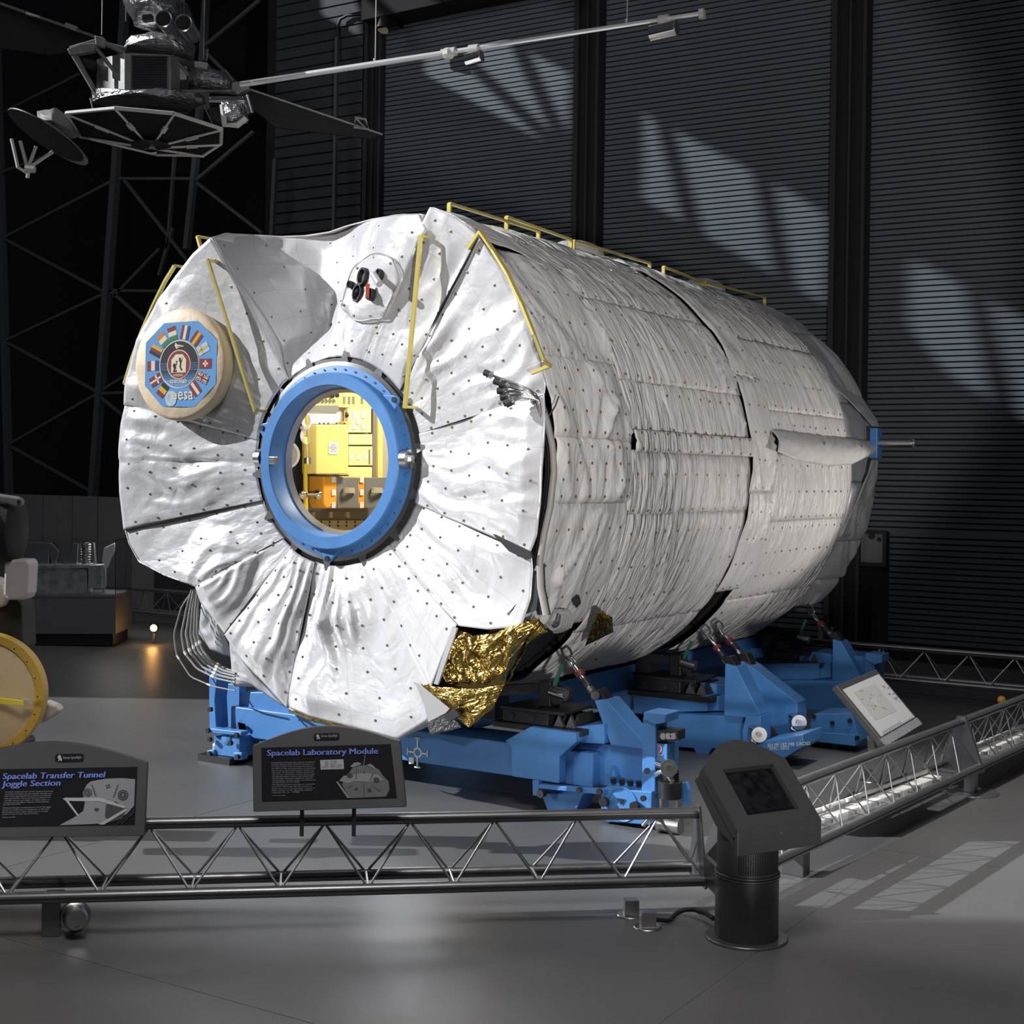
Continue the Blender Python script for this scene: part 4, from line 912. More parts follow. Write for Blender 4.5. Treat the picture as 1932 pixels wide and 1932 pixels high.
# amber lamps far away
amb = mat('amber_lamp_glow', (1.0,.50,.10), .5, emit=30)
def amber(px, py, D, r, lab, e):
    c = P(px, py, D=D); t = thing('amber_lamp', lab, 'lamp', (c.x, c.y, 0))
    MB().lathe(c, -FWD, [(r*1.2,-.10),(r*1.3,.0),(r*1.1,.01)], 18).build('lamp_can', M['darkst'], t, 40)
    MB().lathe(c, -FWD, [(0,.006),(r,.005)], 18).build('lamp_bulb', amb, t, fix=False)
    MB().beam((c.x,c.y,0), c+FWD*.06-V((0,0,r)), .03, .03).build('lamp_post', M['darkst'], t)
    if e: lamp('amber_glow', 'POINT', c-FWD*.12, c, e, (1,.5,.15), .05)
amber(290, 1185, 21.3, .05, 'glowing amber can lamp near the floor at the far left barrier', 3)
c = P(1890, 1321, D=14.6); t = thing('amber_lamp', 'small amber lens lamp by the barrier at far right', 'lamp', (c.x, c.y, 0))
MB().ball(c, .045, 14).build('lamp_lens', mat('amber_lens', (.75,.38,.05), .3), t, 60); MB().beam((c.x,c.y,0), c-V((0,0,.04)), .025, .025).build('lamp_post', M['aludark'], t)
# ================================================================ sign panels on the foreground barrier
def SPt(px, py, o=0): return P(px, py, D=7.92+(1540-py)*.0011-o)
def textplane(mb, txt, xl, xr, yb, yb2, hpx, width=True, o=.012, shear=0, bold=0):
    vs, fs = textmesh(txt, 1.0, None, bold, shear)
    if not vs: return
    x0 = min(v.x for v in vs); x1 = max(v.x for v in vs); k = (xr-xl)/(x1-x0)
    pts = []
    for v in vs:
        f = (v.x-x0)/(x1-x0); pts.append(SPt(xl+(xr-xl)*f, yb+(yb2-yb)*f-v.y*hpx/.72, o))
    mb.add(pts, fs)
tblue = mat('title_blue_ink', srgb(105,125,205), .6); tgrey = mat('text_grey_ink', srgb(150,150,154), .6); pan = mat('sign_black_print', (.005,.0055,.008), .6, spec=.15)
gr = [mat('print_grey_%d' % i, srgb(v, v, v+2), .6) for i, v in enumerate((50, 95, 130, 165))]
def flat(name, poly, m, par, o): MB().add([SPt(x, y, o) for x, y in poly], [tuple(range(len(poly)))]).build(name, m, par, fix=False)
def sign(lab, outline, panel, badge, base):
    t = thing('exhibit_sign', lab, 'sign', base)
    MB().prism([SPt(x, y) for x, y in outline], FWD*.035).build('sign_frame', M['signgrey'], t, bevel=.004)
    MB().prism([SPt(x, y, .004) for x, y in panel], FWD*.003).build('sign_print', pan, t)
    x0, x1, y0, y1 = badge
    nb = MB().prism([SPt(*q, .005) for q in ((x0+3,y0),(x1-3,y0-1),(x1,y0+2),(x1,y1-3),(x1-3,y1),(x0+3,y1+1),(x0,y1-2),(x0,y0+3))], FWD*.003).build('name_badge', pan, t)
    w = x1-x0; f = [(.12,.15),(.16,.10),(.20,.16),(.21,.4),(.25,.75),(.23,.92),(.20,.92),(.17,.70),(.14,.95),(.11,.95),(.13,.6),(.09,.5),(.09,.35)]
    flat('figure_mark', [(x0+w*a, y0+(y1-y0)*b) for a, b in f], gr[3], nb, .009)
    m = MB(); textplane(m, 'Human Spaceflight', x0+w*.28, x1-w*.06, y1-5, y1-6, 5.5, o=.009); m.build('badge_text', tgrey, nb, fix=False)
    return t
arch2 = [(478,1532),(476,1408)]+[(476+i*(755-476)/14, 1408-8*i/14-34*math.sin(pi*i/14)*1.0+(0)) for i in range(1,14)]+[(755,1398),(767,1523)]
s2 = sign('dark arched sign with one-line blue title, on two posts in front of the module', arch2, [(493,1411),(737,1404),(749,1505),(494,1512)], (592,640,1384,1396), P(620, 1540, D=7.95))
for x in (568.5, 667):
    a, b = P(x, 1526, D=7.96), P(x, 1562, D=8.10); b.z = a.z-.16
    MB().beam(a+FWD*.03, V((a.x,a.y,b.z))+FWD*.03, .02, .012).build('sign_post', M['signgrey'], s2)
m = MB(); [textplane(m, 'Spacelab Laboratory Module', 503.6+d, 712.4+d, 1426, 1422, 11.5, o=.012+d*.0002) for d in (0, .55, 1.1)]; m.build('title_text', tblue, s2, fix=False)
lines = ['Developed by the European Space Agency, Spacelab was','a modular laboratory system installed in the payload bay','of the Space Shuttle orbiter. During Spacelab missions in','the 1980s and 1990s, the Shuttle served as an international','space science research laboratory for scientists and','astronauts. The laboratory module, a pressurized','cylindrical room connected by a tunnel to the crew cabin,','was Spacelab\'s primary element. It also included pallets','with scientific instruments, equipment, containers,','storage lockers, computer systems, and a pressurized','that could hold up to four crew members.']
m = MB()
for k, l in enumerate(lines): textplane(m, l, 512+.2*k, 595-(3 if k%3 else 0)-(26 if k == 10 else 0), 1440+k*3.75, 1438.6+k*3.75, 2.2)
for k, l in enumerate(['Two laboratory modules were flown on a total of 16','missions from 1983 through 1998. This one, flown nine','times, was first on the Spacelab 1 mission in','1983 and last on the Neurolab mission','research in 1998.']): textplane(m, l, 513, 594-(28 if k == 4 else 5*(k%2)), 1481.5+k*3.8, 1480.3+k*3.8, 2.2)
textplane(m, 'Transferred from NASA', 514, 538, 1502, 1501.6, 1.8)
m.build('body_text', tgrey, s2, fix=False)
fx = MB().add([SPt(x, y, .008) for x, y in ((604,1434),(648,1432.5),(649,1451),(605,1452))], [(0,1,2,3)]).build('fact_box', gr[3], s2, fix=False)
m = MB()
for k, (a, b) in enumerate((('Length:','7.0 m (23 ft)'),('Width:','4.1 m (13.5 ft)'),('Weight:','6,485 kg (14,300 lb)'),('Manufacturer:','ERNO, Germany'))):
    textplane(m, a, 620-(13 if k == 3 else 7), 620, 1437.5+k*3.4, 1437.2+k*3.4, 2); textplane(m, b, 623, 637+(9 if k > 1 else 0), 1437.3+k*3.4, 1437+k*3.4, 2)
m.build('fact_text', pan, fx, fix=False)
flat('printed_picture', [(650,1471),(664,1450),(676,1444),(700,1444),(715,1452),(722,1463),(733,1474),(735,1490),(728,1503),(660,1506),(645,1480)], gr[1], s2, .006)
flat('printed_picture', [(640,1473),(648,1464),(664,1461),(690,1458),(715,1462),(724,1472),(700,1475),(668,1474),(656,1478)], gr[2], s2, .008)
flat('printed_picture', [(661,1446),(668,1439),(676,1438),(683,1441),(676,1444),(666,1448)], gr[2], s2, .009); flat('printed_picture', [(691,1443),(699,1441),(706,1446),(710,1453),(700,1447)], gr[2], s2, .009)
flat('printed_picture', [(685,1444),(689,1422),(690,1422),(687,1444)], gr[1], s2, .010); flat('printed_picture', [(634,1475),(637,1474),(660,1505),(656,1506)], gr[2], s2, .010)
for x, y, r in ((660,1463,6),(710,1471,6),(687,1457,2.2),(672,1488,3),(697,1490,4)): flat('printed_mark', [(x+r*math.cos(a*.52), y+r*.8*math.sin(a*.52)) for a in range(12)], gr[0], s2, .010)
for a, b in (((672,1450),(671,1470)),((703,1460),(697,1473)),((655,1487),(664,1481)),((700,1482),(718,1492)),((686,1478),(686,1505))): flat('printed_line', [(a[0],a[1]),(a[0]+1.4,a[1]),(b[0]+1.4,b[1]),(b[0],b[1])], gr[0], s2, .0105)
arch1 = [(-60,1582),(-70,1430)]+[(-70+i*(278-(-70))/14, 1430+8*i/14-34*math.sin(pi*i/14)) for i in range(1,14)]+[(278,1438),(272,1577)]
s1_ = sign('dark arched sign with two-line blue title at the lower left edge', arch1, [(-45,1452),(259,1447),(254,1556),(-40,1561)], (104,157,1423,1437), P(120, 1582, D=7.88))
for x in (20, 190):
    a = P(x, 1560, D=7.95); MB().beam(a+FWD*.03, V((a.x,a.y,a.z-.02))+FWD*.03, .02, .012).build('sign_post', M['signgrey'], s1_)
m = MB(); [(textplane(m, 'Spacelab Transfer Tunnel', 4.6+d, 198.4+d, 1470, 1466.5, 11.5, o=.012+d*.0002, shear=.15), textplane(m, 'Joggle Section', 2.6+d, 113.4+d, 1484.5, 1482, 11.5, o=.012+d*.0002, shear=.15)) for d in (0, .55, 1.1)]; m.build('title_text', tblue, s1_, fix=False)
m = MB()
for k, l in enumerate(['A transfer tunnel permitted "indoor" passage of astronauts','and equipment between the Space Shuttle\'s mid-deck crew','cabin and the Spacelab laboratory module in the Shuttle\'s','open payload bay. The pressurized tunnel had both','a straight section and a joggle, or offset, section to','compensate for the different elevations of the mid-deck','and module entry hatches.']): textplane(m, l, 10-k*.7, 100-k*1.6-(52 if k == 6 else 0), 1495.5+k*4, 1493.5+k*4, 2.3, shear=.12)
for k, l in enumerate(['McDonnell Douglas manufactured the tunnel. The joggle','section was transferred to the Smithsonian in 1998 when','the Spacelab program ended. NASA kept the straight','section for use on other Shuttle missions.']): textplane(m, l, 5-k*.5, 96-k*3-(15 if k == 3 else 0), 1525.5+k*4, 1523.5+k*4, 2.3, shear=.12)
textplane(m, 'Transferred from NASA', 4, 29, 1543, 1542.5, 2, shear=.12); m.build('body_text', tgrey, s1_, fix=False)
flat('printed_picture', [(156,1495),(164,1480),(172,1474),(200,1469),(230,1468),(255,1470),(253,1520),(240,1535),(215,1548),(190,1554),(112,1557),(140,1542),(157,1530),(160,1515)], gr[2], s1_, .006)
flat('printed_picture', [(200,1518),(218,1512),(238,1526),(230,1545),(206,1552),(198,1540)], gr[0], s1_, .008)
flat('printed_picture', [(118,1507),(124,1505),(190,1505),(236,1521),(235,1525),(188,1512),(124,1511)], gr[3], s1_, .009); flat('printed_picture', [(124,1511),(128,1509),(149,1538),(146,1540)], gr[3], s1_, .009); flat('printed_picture', [(186,1555),(236,1526),(241,1528),(196,1556)], gr[3], s1_, .0095)
for x, y, r in ((165,1495,8),(232,1500,10)):
    flat('printed_mark', [(x+r*math.cos(a*.524), y+r*math.sin(a*.524)) for a in range(12)], mat('print_navy_%d' % x, srgb(38,38,58), .6), s1_, .010)
    for k in range(10): flat('printed_mark', [(x+r*.72*math.cos(k*.628)+1.2*math.cos(a*1.05), y+r*.72*math.sin(k*.628)+1.2*math.sin(a*1.05)) for a in range(6)], gr[2], s1_, .011)
    flat('printed_mark', [(x+r*.3*math.cos(a*.524), y+r*.35*math.sin(a*.524)) for a in range(12)], gr[1], s1_, .011)
for x, y in ((201,1482),(205,1481),(202,1486),(206,1485)): flat('printed_mark', [(x+1.6*math.cos(a), y+1.6*math.sin(a)) for a in range(6)], gr[0], s1_, .010)
for a, b in (((172,1480),(180,1502)),((222,1480),(213,1504)),((246,1540),(253,1526)),((228,1554),(252,1532)),((218,1556),(246,1534))): flat('printed_line', [(a[0],a[1]),(a[0]+1.6,a[1]),(b[0]+1.6,b[1]),(b[0],b[1])], gr[0], s1_, .0105)
flat('printed_mark', [(177,1526),(182,1524),(187,1526),(182,1531)], gr[0], s1_, .0105)
# ================================================================ reading panel on the right barrier
R0, R1 = P(1672,1407,Z=.63), P(1740,1366,Z=.63)
ru = P(1578,1293,Y=R0.y)-R0; re = R1-R0; rl = re.length; rh = ru.length; re.normalize(); ru.normalize(); rn = re.cross(ru).normalized()
if rn.z < 0: rn = -rn
RF = lambda a, b, o=0: R0+re*a+ru*b+rn*o
rp = thing('reading_panel', 'white tilted reading panel in a thick grey frame on the right barrier', 'sign', (R0.x, R0.y+.5, .6))
MB().prism([RF(0,0),RF(rl,0),RF(rl,rh),RF(0,rh)], -rn*.05).build('panel_frame', M['aludark'], rp, bevel=.006)
MB().prism([RF(0,0,.002),RF(rl,0,.002),RF(rl,.065,.002),RF(0,.065,.002)], -rn*.048).build('speckled_lip', mat('speckled_granite', (.22,.22,.23), .5, nscale=160, namt=.9), rp)
MB().prism([RF(.05,.075,.004),RF(rl-.05,.075,.004),RF(rl-.05,rh-.05,.004),RF(.05,rh-.05,.004)], -rn*.004).build('panel_print', mat('panel_paper', (.42,.42,.42), .6), rp)
pb = mat('panel_beige_print', (.36,.355,.335), .6); pk = mat('panel_faint_ink', (.26,.26,.28), .6)
MB().add([RF(a*rl, b*rh, .0055) for a, b in ((.17,.35),(.70,.33),(.72,.80),(.19,.82))], [(0,1,2,3)]).build('print_map', pb, rp, fix=False)
mb = MB(); random.seed(3)
mb.add([RF(rl*(.43+.10*x), rh*(.58+.13*y), .0065) for x, y in ((0,1.2),(.25,.35),(1.1,.5),(.3,-.1),(.5,-1),(0,-.4),(-.6,-.9),(-.3,-.1),(-1.1,.3),(-.3,.35))], [tuple(range(10))])
mb.build('print_map_shape', mat('panel_light_print', (.40,.40,.395), .6), rp, fix=False)
mb = MB()
for k in range(46):
    if k < 12: a, b = .1+.07*k, .13; w = .05
    elif k < 22: a, b = .12+.05*(k-12), .16; w = .03
    else: a, b = random.choice([(.78+.12*random.random(), .25+.6*random.random()), (.2+.5*random.random(), .36+.44*random.random())]); w = .02+.03*random.random()
    mb.add([RF(a*rl, b*rh, .007), RF((a+w)*rl, b*rh, .007), RF((a+w)*rl, b*rh+.012, .007), RF(a*rl, b*rh+.012, .007)], [(0,1,2,3)])
mb.build('print_text', pk, rp, fix=False)
for a in (.12, rl-.12): 
    p = RF(a, .08, -.05); MB().beam(p, V((J2.x-.2, p.y, .60)), .05, .03).build('panel_bracket', M['aludark'], rp)
p = P(1644,1385,Y=10.9); MB().beam(P(1643,1388,Y=10.7), P(1645,1418,Y=10.7), .05, .03).build('panel_bracket', M['alu'], rp)
# ================================================================ badge on the end blanket
def build_multi(name, lst, parent, **k):
    mb = MB(); idx = []
    for q, (b, m) in enumerate(lst): mb.add(b.v, b.f); idx += [q]*len(b.f)
    o = mb.build(name, lst[0][1], parent, fix=False, **k)
    for b, m in lst[1:]: o.data.materials.append(m)
    for p, i in zip(o.data.polygons, idx): p.material_index = i
    return o
bc = P(343, 688, Y=YF-.07); bn = V((.13,-1,.03)).normalized(); bx = V((1,.13,0)).normalized(); bz = bn.cross(bx); bz = bz if bz.z > 0 else -bz; BR = .478
bd = MB(); 
prof = [(0,.030),(BR*.6,.030),(BR*.93,.026),(BR*.985,.012),(BR,-.02),(BR*.99,-.08)]
bd.lathe(bc, bn, prof, 56)
for v_ in bd.v:
    d = v_-bc; r = (d-bn*d.dot(bn)).length/BR
    v_ += bn*(.010*ridge(V((d.x, d.z, 3)), 5)*r) + (d-bn*d.dot(bn))*(.025*noise.noise(V((d.x*2, d.z*2, 8))))*r
badge = bd.build('emblem_disc', M['cream'], mod, 60, label='cream cloth disc with blue emblem')
def bp(u, v, o): return bc+bx*u*BR+bz*v*BR+bn*(.036+o)
def bpoly(pts, o): return MB().add([bp(u, v, o) for u, v in pts], [tuple(range(len(pts)))])
def circ(r, n=40, cu=0, cv=0, ry=None, a0=0, a1=360): return [(cu+r*math.cos(math.radians(a0+(a1-a0)*k/n)), cv+(ry or r)*math.sin(math.radians(a0+(a1-a0)*k/n))) for k in range(n + (0 if a1-a0 == 360 else 1))]
cm = {k: mat('emblem_'+k, srgb(*c), .38) for k, c in dict(blue=(92,150,205), red=(128,42,44), white=(222,208,185), green=(58,120,84), yellow=(214,170,20), orange=(205,120,30), black=(34,30,34), navy=(48,66,120), pale=(170,198,225), ink=(28,22,22)).items()}
emb = bpoly([(-.36,.74),(.37,.76),(.80,.42),(.80,-.36),(.36,-.76),(-.34,-.75),(-.74,-.37),(-.75,.40)], 0).build('emblem_panel', cm['blue'], badge, fix=False)
def flag(ang, kind):
    a = math.radians(ang); ro = (math.sin(a), math.cos(a)); tn = (math.cos(a), -math.sin(a)); L, H = .125, .088
    def q(r0, r1, t0, t1, col, o=.002): return (bpoly([(ro[0]*(.57+r)+tn[0]*t, ro[1]*(.57+r)+tn[1]*t) for r, t in ((r0,t0),(r1,t0),(r1,t1),(r0,t1))], o), cm[col])
    t3 = 2*H/3; l3 = 2*L/3
    if kind[0] == 'rad': f = [q(-L, L, -H+t3*k, -H+t3*(k+1), c) for k, c in enumerate(kind[1:])]
    elif kind[0] == 'tan': f = [q(-L+l3*k, -L+l3*(k+1), -H, H, c) for k, c in enumerate(kind[1:])]
    elif kind[0] == 'cross': f = [q(-L, L, -H, H, kind[1]), q(-L, L, -.018, .018, kind[2], .003), q(-.05, -.014, -H, H, kind[2], .003)]
    elif kind[0] == 'swiss': f = [q(-L, L, -H, H, 'red'), q(-.055, .055, -.018, .018, 'white', .003), q(-.018, .018, -.055, .055, 'white', .003)]
    else:
        f = [q(-L, L, -H, H, 'navy')]
        for sg in (1, -1):
            for w, c, o in ((.03,'white',.003),(.012,'red',.0035)):
                pts = [(-L,-sg*(H-w)),(-L,-sg*H),(-L+w,-sg*H),(L,sg*(H-w)),(L,sg*H),(L-w,sg*H)]
                f.append((bpoly([(ro[0]*(.57+r)+tn[0]*t, ro[1]*(.57+r)+tn[1]*t) for r, t in pts], o), cm[c]))
        f += [q(-L, L, -.03, .03, 'white', .004), q(-.03, .03, -H, H, 'white', .004), q(-L, L, -.017, .017, 'red', .0045), q(-.017, .017, -H, H, 'red', .0045)]
    build_multi('flag', f, badge)
for a, k in ((-143.5,('tan','black','yellow','red')),(-119,('cross','red','white')),(-92,('tan','navy','white','red')),(-65,('rad','black','red','yellow')),(-40,('tan','green','white','orange')),(-17,('tan','green','white','red')),
             (11,('rad','red','white','navy')),(38.5,('rad','red','yellow','red')),(62.5,('cross','pale','yellow')),(90,('swiss',)),(115.6,('uk',)),(140,('rad','red','white','red'))): flag(a, k)
ring = [(bpoly(circ(.430), .002), cm['white']), (bpoly(circ(.410), .003), cm['blue']), (bpoly(circ(.410, 40, a0=-14, a1=194), .004), cm['black'])]
for k in range(8):
    y = -.115-.022*k; w = math.sqrt(max(.41**2-y*y, 0)); h = .009-.0009*k; ring.append((bpoly([(-w,y-h),(w,y-h),(w,y+h),(-w,y+h)], .0042), cm['black']))
for k in range(5):
    y = .02-.028*k; w = math.sqrt(.41**2-y*y); ring.append((bpoly([(-w,y-.003),(w,y-.003),(w,y+.003),(-w,y+.003)], .0048), cm['blue']))
ring += [(bpoly(circ(.255, 40, 0, -.005, .262), .005), cm['white']), (bpoly(circ(.238, 40, 0, -.005, .245), .006), cm['red']),
         (bpoly([(-.16,-.15),(.16,-.15),(.16,.08),(.08,.175),(-.07,.175),(-.16,.08)], .007), cm['white'])]
for pts in ([(-.10,.02),(-.07,.0),(-.05,.02),(-.03,.015),(-.06,-.03),(-.05,-.07),(-.09,-.12),(-.04,-.10),(-.035,-.14),(-.12,-.14),(-.10,-.08),(-.13,-.02)], [(.0,.09),(.03,.11),(.05,.06),(.09,.13),(.06,.03),(.05,-.05),(.09,-.11),(.06,-.12),(.02,-.05),(.03,.02),(.01,.05)]): ring.append((bpoly(pts, .008), cm['ink']))
ring.append((bpoly(circ(.018, 10, -.045, .045), .008), cm['ink'])); ring.append((bpoly(circ(.018, 10, .025, .10), .008), cm['ink']))
ring.append((bpoly([(-.06,.265),(-.10,.33),(-.085,.39),(-.05,.35),(.09,.325),(.10,.315),(.0,.295),(-.05,.275)], .006), cm['white']))
ring.append((bpoly([(-.06,.315),(.0,.318),(.06,.312),(.0,.302),(-.05,.303)], .007), cm['red']))
build_multi('emblem_roundel', ring, badge)
def btext(txt, u0, u1, v0, hh, o, m, name):
    vs, fs = textmesh(txt, 1, None, .012); x0 = min(q.x for q in vs); x1 = max(q.x for q in vs)
    MB().add([bp(u0+(u1-u0)*(q.x-x0)/(x1-x0), v0+q.y*hh, o) for q in vs], fs).build(name, m, badge, fix=False)
btext('spacelab', -.18, .19, -.335, .13, .006, cm['white'], 'emblem_lettering'); btext('esa', -.0, .33, -.625, .30, .004, cm['white'], 'emblem_lettering')
btext('\u03bc\u03b1\u03ba\u03c1\u03cc\u03c2', -.11, .11, -.215, .07, .008, cm['white'], 'emblem_lettering')
gl = [(bpoly(circ(.125, 28, -.15, -.61, .14), .003), cm['pale'])]
for k in range(3): gl.append((bpoly([(-.15+.10*math.cos(a)*(1-.25*k), -.61+.115*math.sin(a)*(1-.22*k)) for a in [1.2+.2*i for i in range(20)]]+[(-.15+.085*math.cos(a)*(1-.25*k), -.61+.10*math.sin(a)*(1-.22*k)) for a in [1.2+.2*i for i in range(19,-1,-1)]], .004), cm['white']))
btext('e', -.13, -.015, -.625, .25, .005, cm['white'], 'emblem_lettering')
build_multi('emblem_globe', gl, badge)
# ================================================================ interior seen through the hatch
XI = -8.35
def ip(poly, o=0): return [P(x, y, X=XI+o) for x, y in poly]
def ipl(name, poly, m, parent, o=0, th=.03, bevel=0, label=None): return MB().prism(ip(poly, o), (-th,0,0)).build(name, M[m], parent, bevel=bevel, label=label)
def rect(x0, x1, y0, y1): return [(x0,y1),(x1,y1),(x1,y0),(x0,y0)]
c0 = P(640, 1000, X=XI)
rk = thing('equipment_rack', 'yellow equipment rack with panels seen inside through the round hatch', 'rack', (XI-.2, c0.y, HZ-1.2))
ipl('rack_backing', rect(540,760,700,1020), 'beige', rk, -.04, .25)
ipl('upper_panel', rect(585,645,735,768), 'rackyel', rk, .01); ipl('upper_panel', [(645,768),(690,772),(712,770),(712,735),(645,735)], 'rackyel', rk, .015)
for k, (x, y) in enumerate([(600+9*i, 746+(i%2)) for i in range(5)]): MB().cyl(P(x,y,X=XI+.01), P(x,y,X=XI+.04), .022, n=12).build('control_knob', M['black'], rk, 40)
for i in range(6): MB().cyl(P(594+7*i,757,X=XI+.01), P(594+7*i,757,X=XI+.02), .020, n=12).build('connector_socket', M['greypan'], rk, 40)
MB().cyl(P(631,753,X=XI+.008), P(631,753,X=XI+.016), .05, n=18).build('speaker_mesh', M['yellow'], rk, 40)
for x in (649.5, 658.8, 667, 683): 
    a, b = P(x,748,X=XI+.018), P(x,762,X=XI+.018); MB().cbox((a+b)/2, (.004,0,0), (0,.016,0), (0,0,(a.z-b.z)/2)).build('panel_slot', M['greypan'], rk, bevel=.003)
ipl('dark_bar', rect(580,639,765,778), 'greypan', rk, .02); ipl('white_panel', rect(578,642,778,800), 'white', rk, .0)
ipl('side_panel', rect(656,700,770,816), 'rackyel2', rk, .02); ipl('side_panel', rect(658,703,819,839), 'rackyel2', rk, .018); ipl('side_panel', rect(658,703,842,878), 'rackyel2', rk, .022); ipl('side_panel', rect(640,703,881,902), 'rackyel2', rk, .018)
for x, y in ((668,784),(685,784),(668,805),(685,805),(675,795),(662,862),(676,862),(691,862)): ipl('hook_patch', rect(x-3,x+3,y-5,y+5), 'white', rk, .026, .003)
ipl('latch_strip', rect(696,698.5,848,876), 'greypan', rk, .026, .004)
ipl('post_gap', rect(704,712,770,905), 'greypan', rk, .03); ipl('edge_post', rect(713,722,760,910), 'rackyel', rk, .05)
ipl('lower_panel', rect(560,740,905,985), 'greypan', rk, -.02); ipl('base_panel', rect(560,740,982,1010), 'beige', rk, .0)
for i in range(6):
    for y in (985, 992): MB().cyl(P(590+16*i,y,X=XI), P(590+16*i,y,X=XI+.008), .010, n=6).build('panel_bolt', M['black'], rk)
for x in (592, 625, 657): ipl('hook_patch', rect(x-3,x+3,966,977), 'beige', rk, .0, .02)
ipl('black_rail', rect(546,569,700,1010), 'black', rk, .10, .05); ipl('rail_edge', rect(567,573,740,985), 'darkst', rk, .12, .03)
a, b = P(576.5, 762, X=XI+.16), P(576.5, 988, X=XI+.16); MB().cyl(a, b, .022, n=12).build('yellow_pole', mat('bright_yellow', (.75,.55,.03), .45), rk, 40)
for q in ((571,934),(600,934)): MB().ball(P(*q, X=XI+.17), .045, 10).build('clamp_knob', M['chrome'], rk, 40)
MB().cyl(P(570,934,X=XI+.17), P(612,934,X=XI+.17), .02, n=8).build('clamp_rod', M['steel'], rk, 40)
MB().beam(P(612,918,X=XI+.15), P(612,937,X=XI+.15), .03, .03).build('clamp_post', M['steel'], rk)
bxo = thing('equipment_box', 'yellow boxy unit with white label in front of the rack inside the hatch', 'box', P(625, 895, X=XI+.25))
MB().prism(ip(rect(597,658,801,895), .28), (-.27,0,0)).build('box_body', M['rackyel'], bxo, bevel=.012)
ipl('box_label', rect(620.5,638,834,857), 'white', bxo, .286, .005)
for k in range(5): 
    mw = 4+2*(k%3); ipl('label_line', rect(629-mw,629+mw,838+k*3.2,839.1+k*3.2), 'greypan', bxo, .2875, .001)
for x in (603, 611, 619, 635, 650): 
    q = P(x, 800, X=XI+.2); MB().cyl(q, q+V((0,0,.012)), .008, n=6).build('lid_screw', M['black'], bxo)
MB().prism(ip([(597,895),(658,896),(658,898.5),(597,898)], .285), (-.24,0,0)).build('box_base_strip', M['black'], bxo)
arm = thing('desk_lamp_arm', 'small clamp lamp on a rod above the yellow unit', 'lamp', P(650, 800, X=XI+.1))
MB().cyl(P(650,774,X=XI+.12), P(650,798,X=XI+.12), .007, n=6).build('lamp_rod', M['yellow'], arm); MB().ball(P(653,783,X=XI+.12), .028, 8).build('lamp_clamp', M['black'], arm, 40)
MB().lathe(P(650,800,X=XI+.12), (0,0,1), [(.07,0),(.055,.02),(0,.03)], 16).build('lamp_shade', M['yellow'], arm, 40)
bgx = thing('stowage_bag', 'orange and grey stowage bag with white patches and handles inside the hatch', 'bag', P(660, 958, X=XI+.2))
MB().prism(ip([(611,898),(735,902),(735,959),(616,959),(611,950)], .22), (-.18,0,0)).build('bag_body', M['orange'], bgx, bevel=.015)
for x0, x1 in ((636.5,676.5),(689,735)):
    g_ = ipl('bag_pocket', rect(x0,x1,901,958), 'greypan', bgx, .228, .012, .004)
for x in (630, 683):
    for y in (905, 929, 953): ipl('bag_patch', rect(x-3.5,x+3.5,y-5.5,y+5.5), 'white', bgx, .232, .005)
for x in (658, 711):
    pts = [P(x-10,927,X=XI+.235), P(x-9,924,X=XI+.27), P(x,925,X=XI+.29), P(x+9,925,X=XI+.27), P(x+11,928,X=XI+.235)]
    mb = MB(); q_ = resample(pts, 12)
    for a, b in zip(q_, q_[1:]): mb.beam(a, b, .008, .05)
    mb.build('bag_handle', M['beige'], bgx)
cc = thing('cable_coil', 'white coiled cable with weight hanging on the yellow pole inside the hatch', 'cable', P(578, 880, X=XI+.2))
for k in range(4):
    pts = [P(578+(5+k)*math.sin(t), 792-13*math.cos(t)+k, X=XI+.20+.006*k) for t in [i*.42 for i in range(15)]]
    MB().tube(pts, .008, 6, True).build('coil_loop', M['white'], cc, 60)
    pts = [P(578+(4+2.2*k)*math.sin(t), 822-15*math.cos(t), X=XI+.19+.006*k) for t in [i*.42 for i in range(15)]]
    MB().tube(pts, .007, 6, True).build('coil_loop', M['white'], cc, 60)
ipl('cable_tie', rect(573,583,804,810), 'beige', cc, .235, .04); ipl('warning_tag', [(574,824),(580,824),(580,838),(576,838)], 'rackyel', cc, .235, .003)
MB().tube([P(578,830,X=XI+.2), P(579,845,X=XI+.2), P(580,866,X=XI+.2)], .007, 6).build('coil_tail', M['white'], cc, 60); MB().cyl(P(580.5,864,X=XI+.2), P(580.5,875,X=XI+.2), .03, n=12).build('cable_weight', M['steel'], cc, 40)
cn = thing('white_canister', 'white round canister behind the left edge of the hatch ring', 'canister', P(541, 862, X=XI+.3))
MB().cyl(P(538,858,X=XI+.12), P(538,858,X=XI+.34), .125, n=24).build('canister_body', M['white'], cn, 40); MB().cyl(P(538,858,X=XI+.34), P(538,858,X=XI+.35), .105, n=24).build('canister_lid', M['beige'], cn, 40)
# ================================================================ hanging satellite at upper left
SD = 16.0
sa = thing('hanging_satellite', 'silver foil-covered space probe with twin camera tubes hanging at upper left', 'satellite', P(290, 180, D=SD))
sg = mat('satellite_grey', (.20,.20,.195), .5, .3, nscale=9, namt=.25); sdk = mat('solar_cell_dark', (.010,.010,.011), .6, spec=.2, nscale=3, namt=.2); sw = mat('satellite_white', (.40,.39,.37), .5)
def q(x, y, d=0): return P(x, y, D=SD+d)
def qpr(name, poly, d, dep, m, par=sa, bevel=0): return MB().prism([q(x, y, d) for x, y in poly], FWD*dep).build(name, m, par, bevel=bevel)
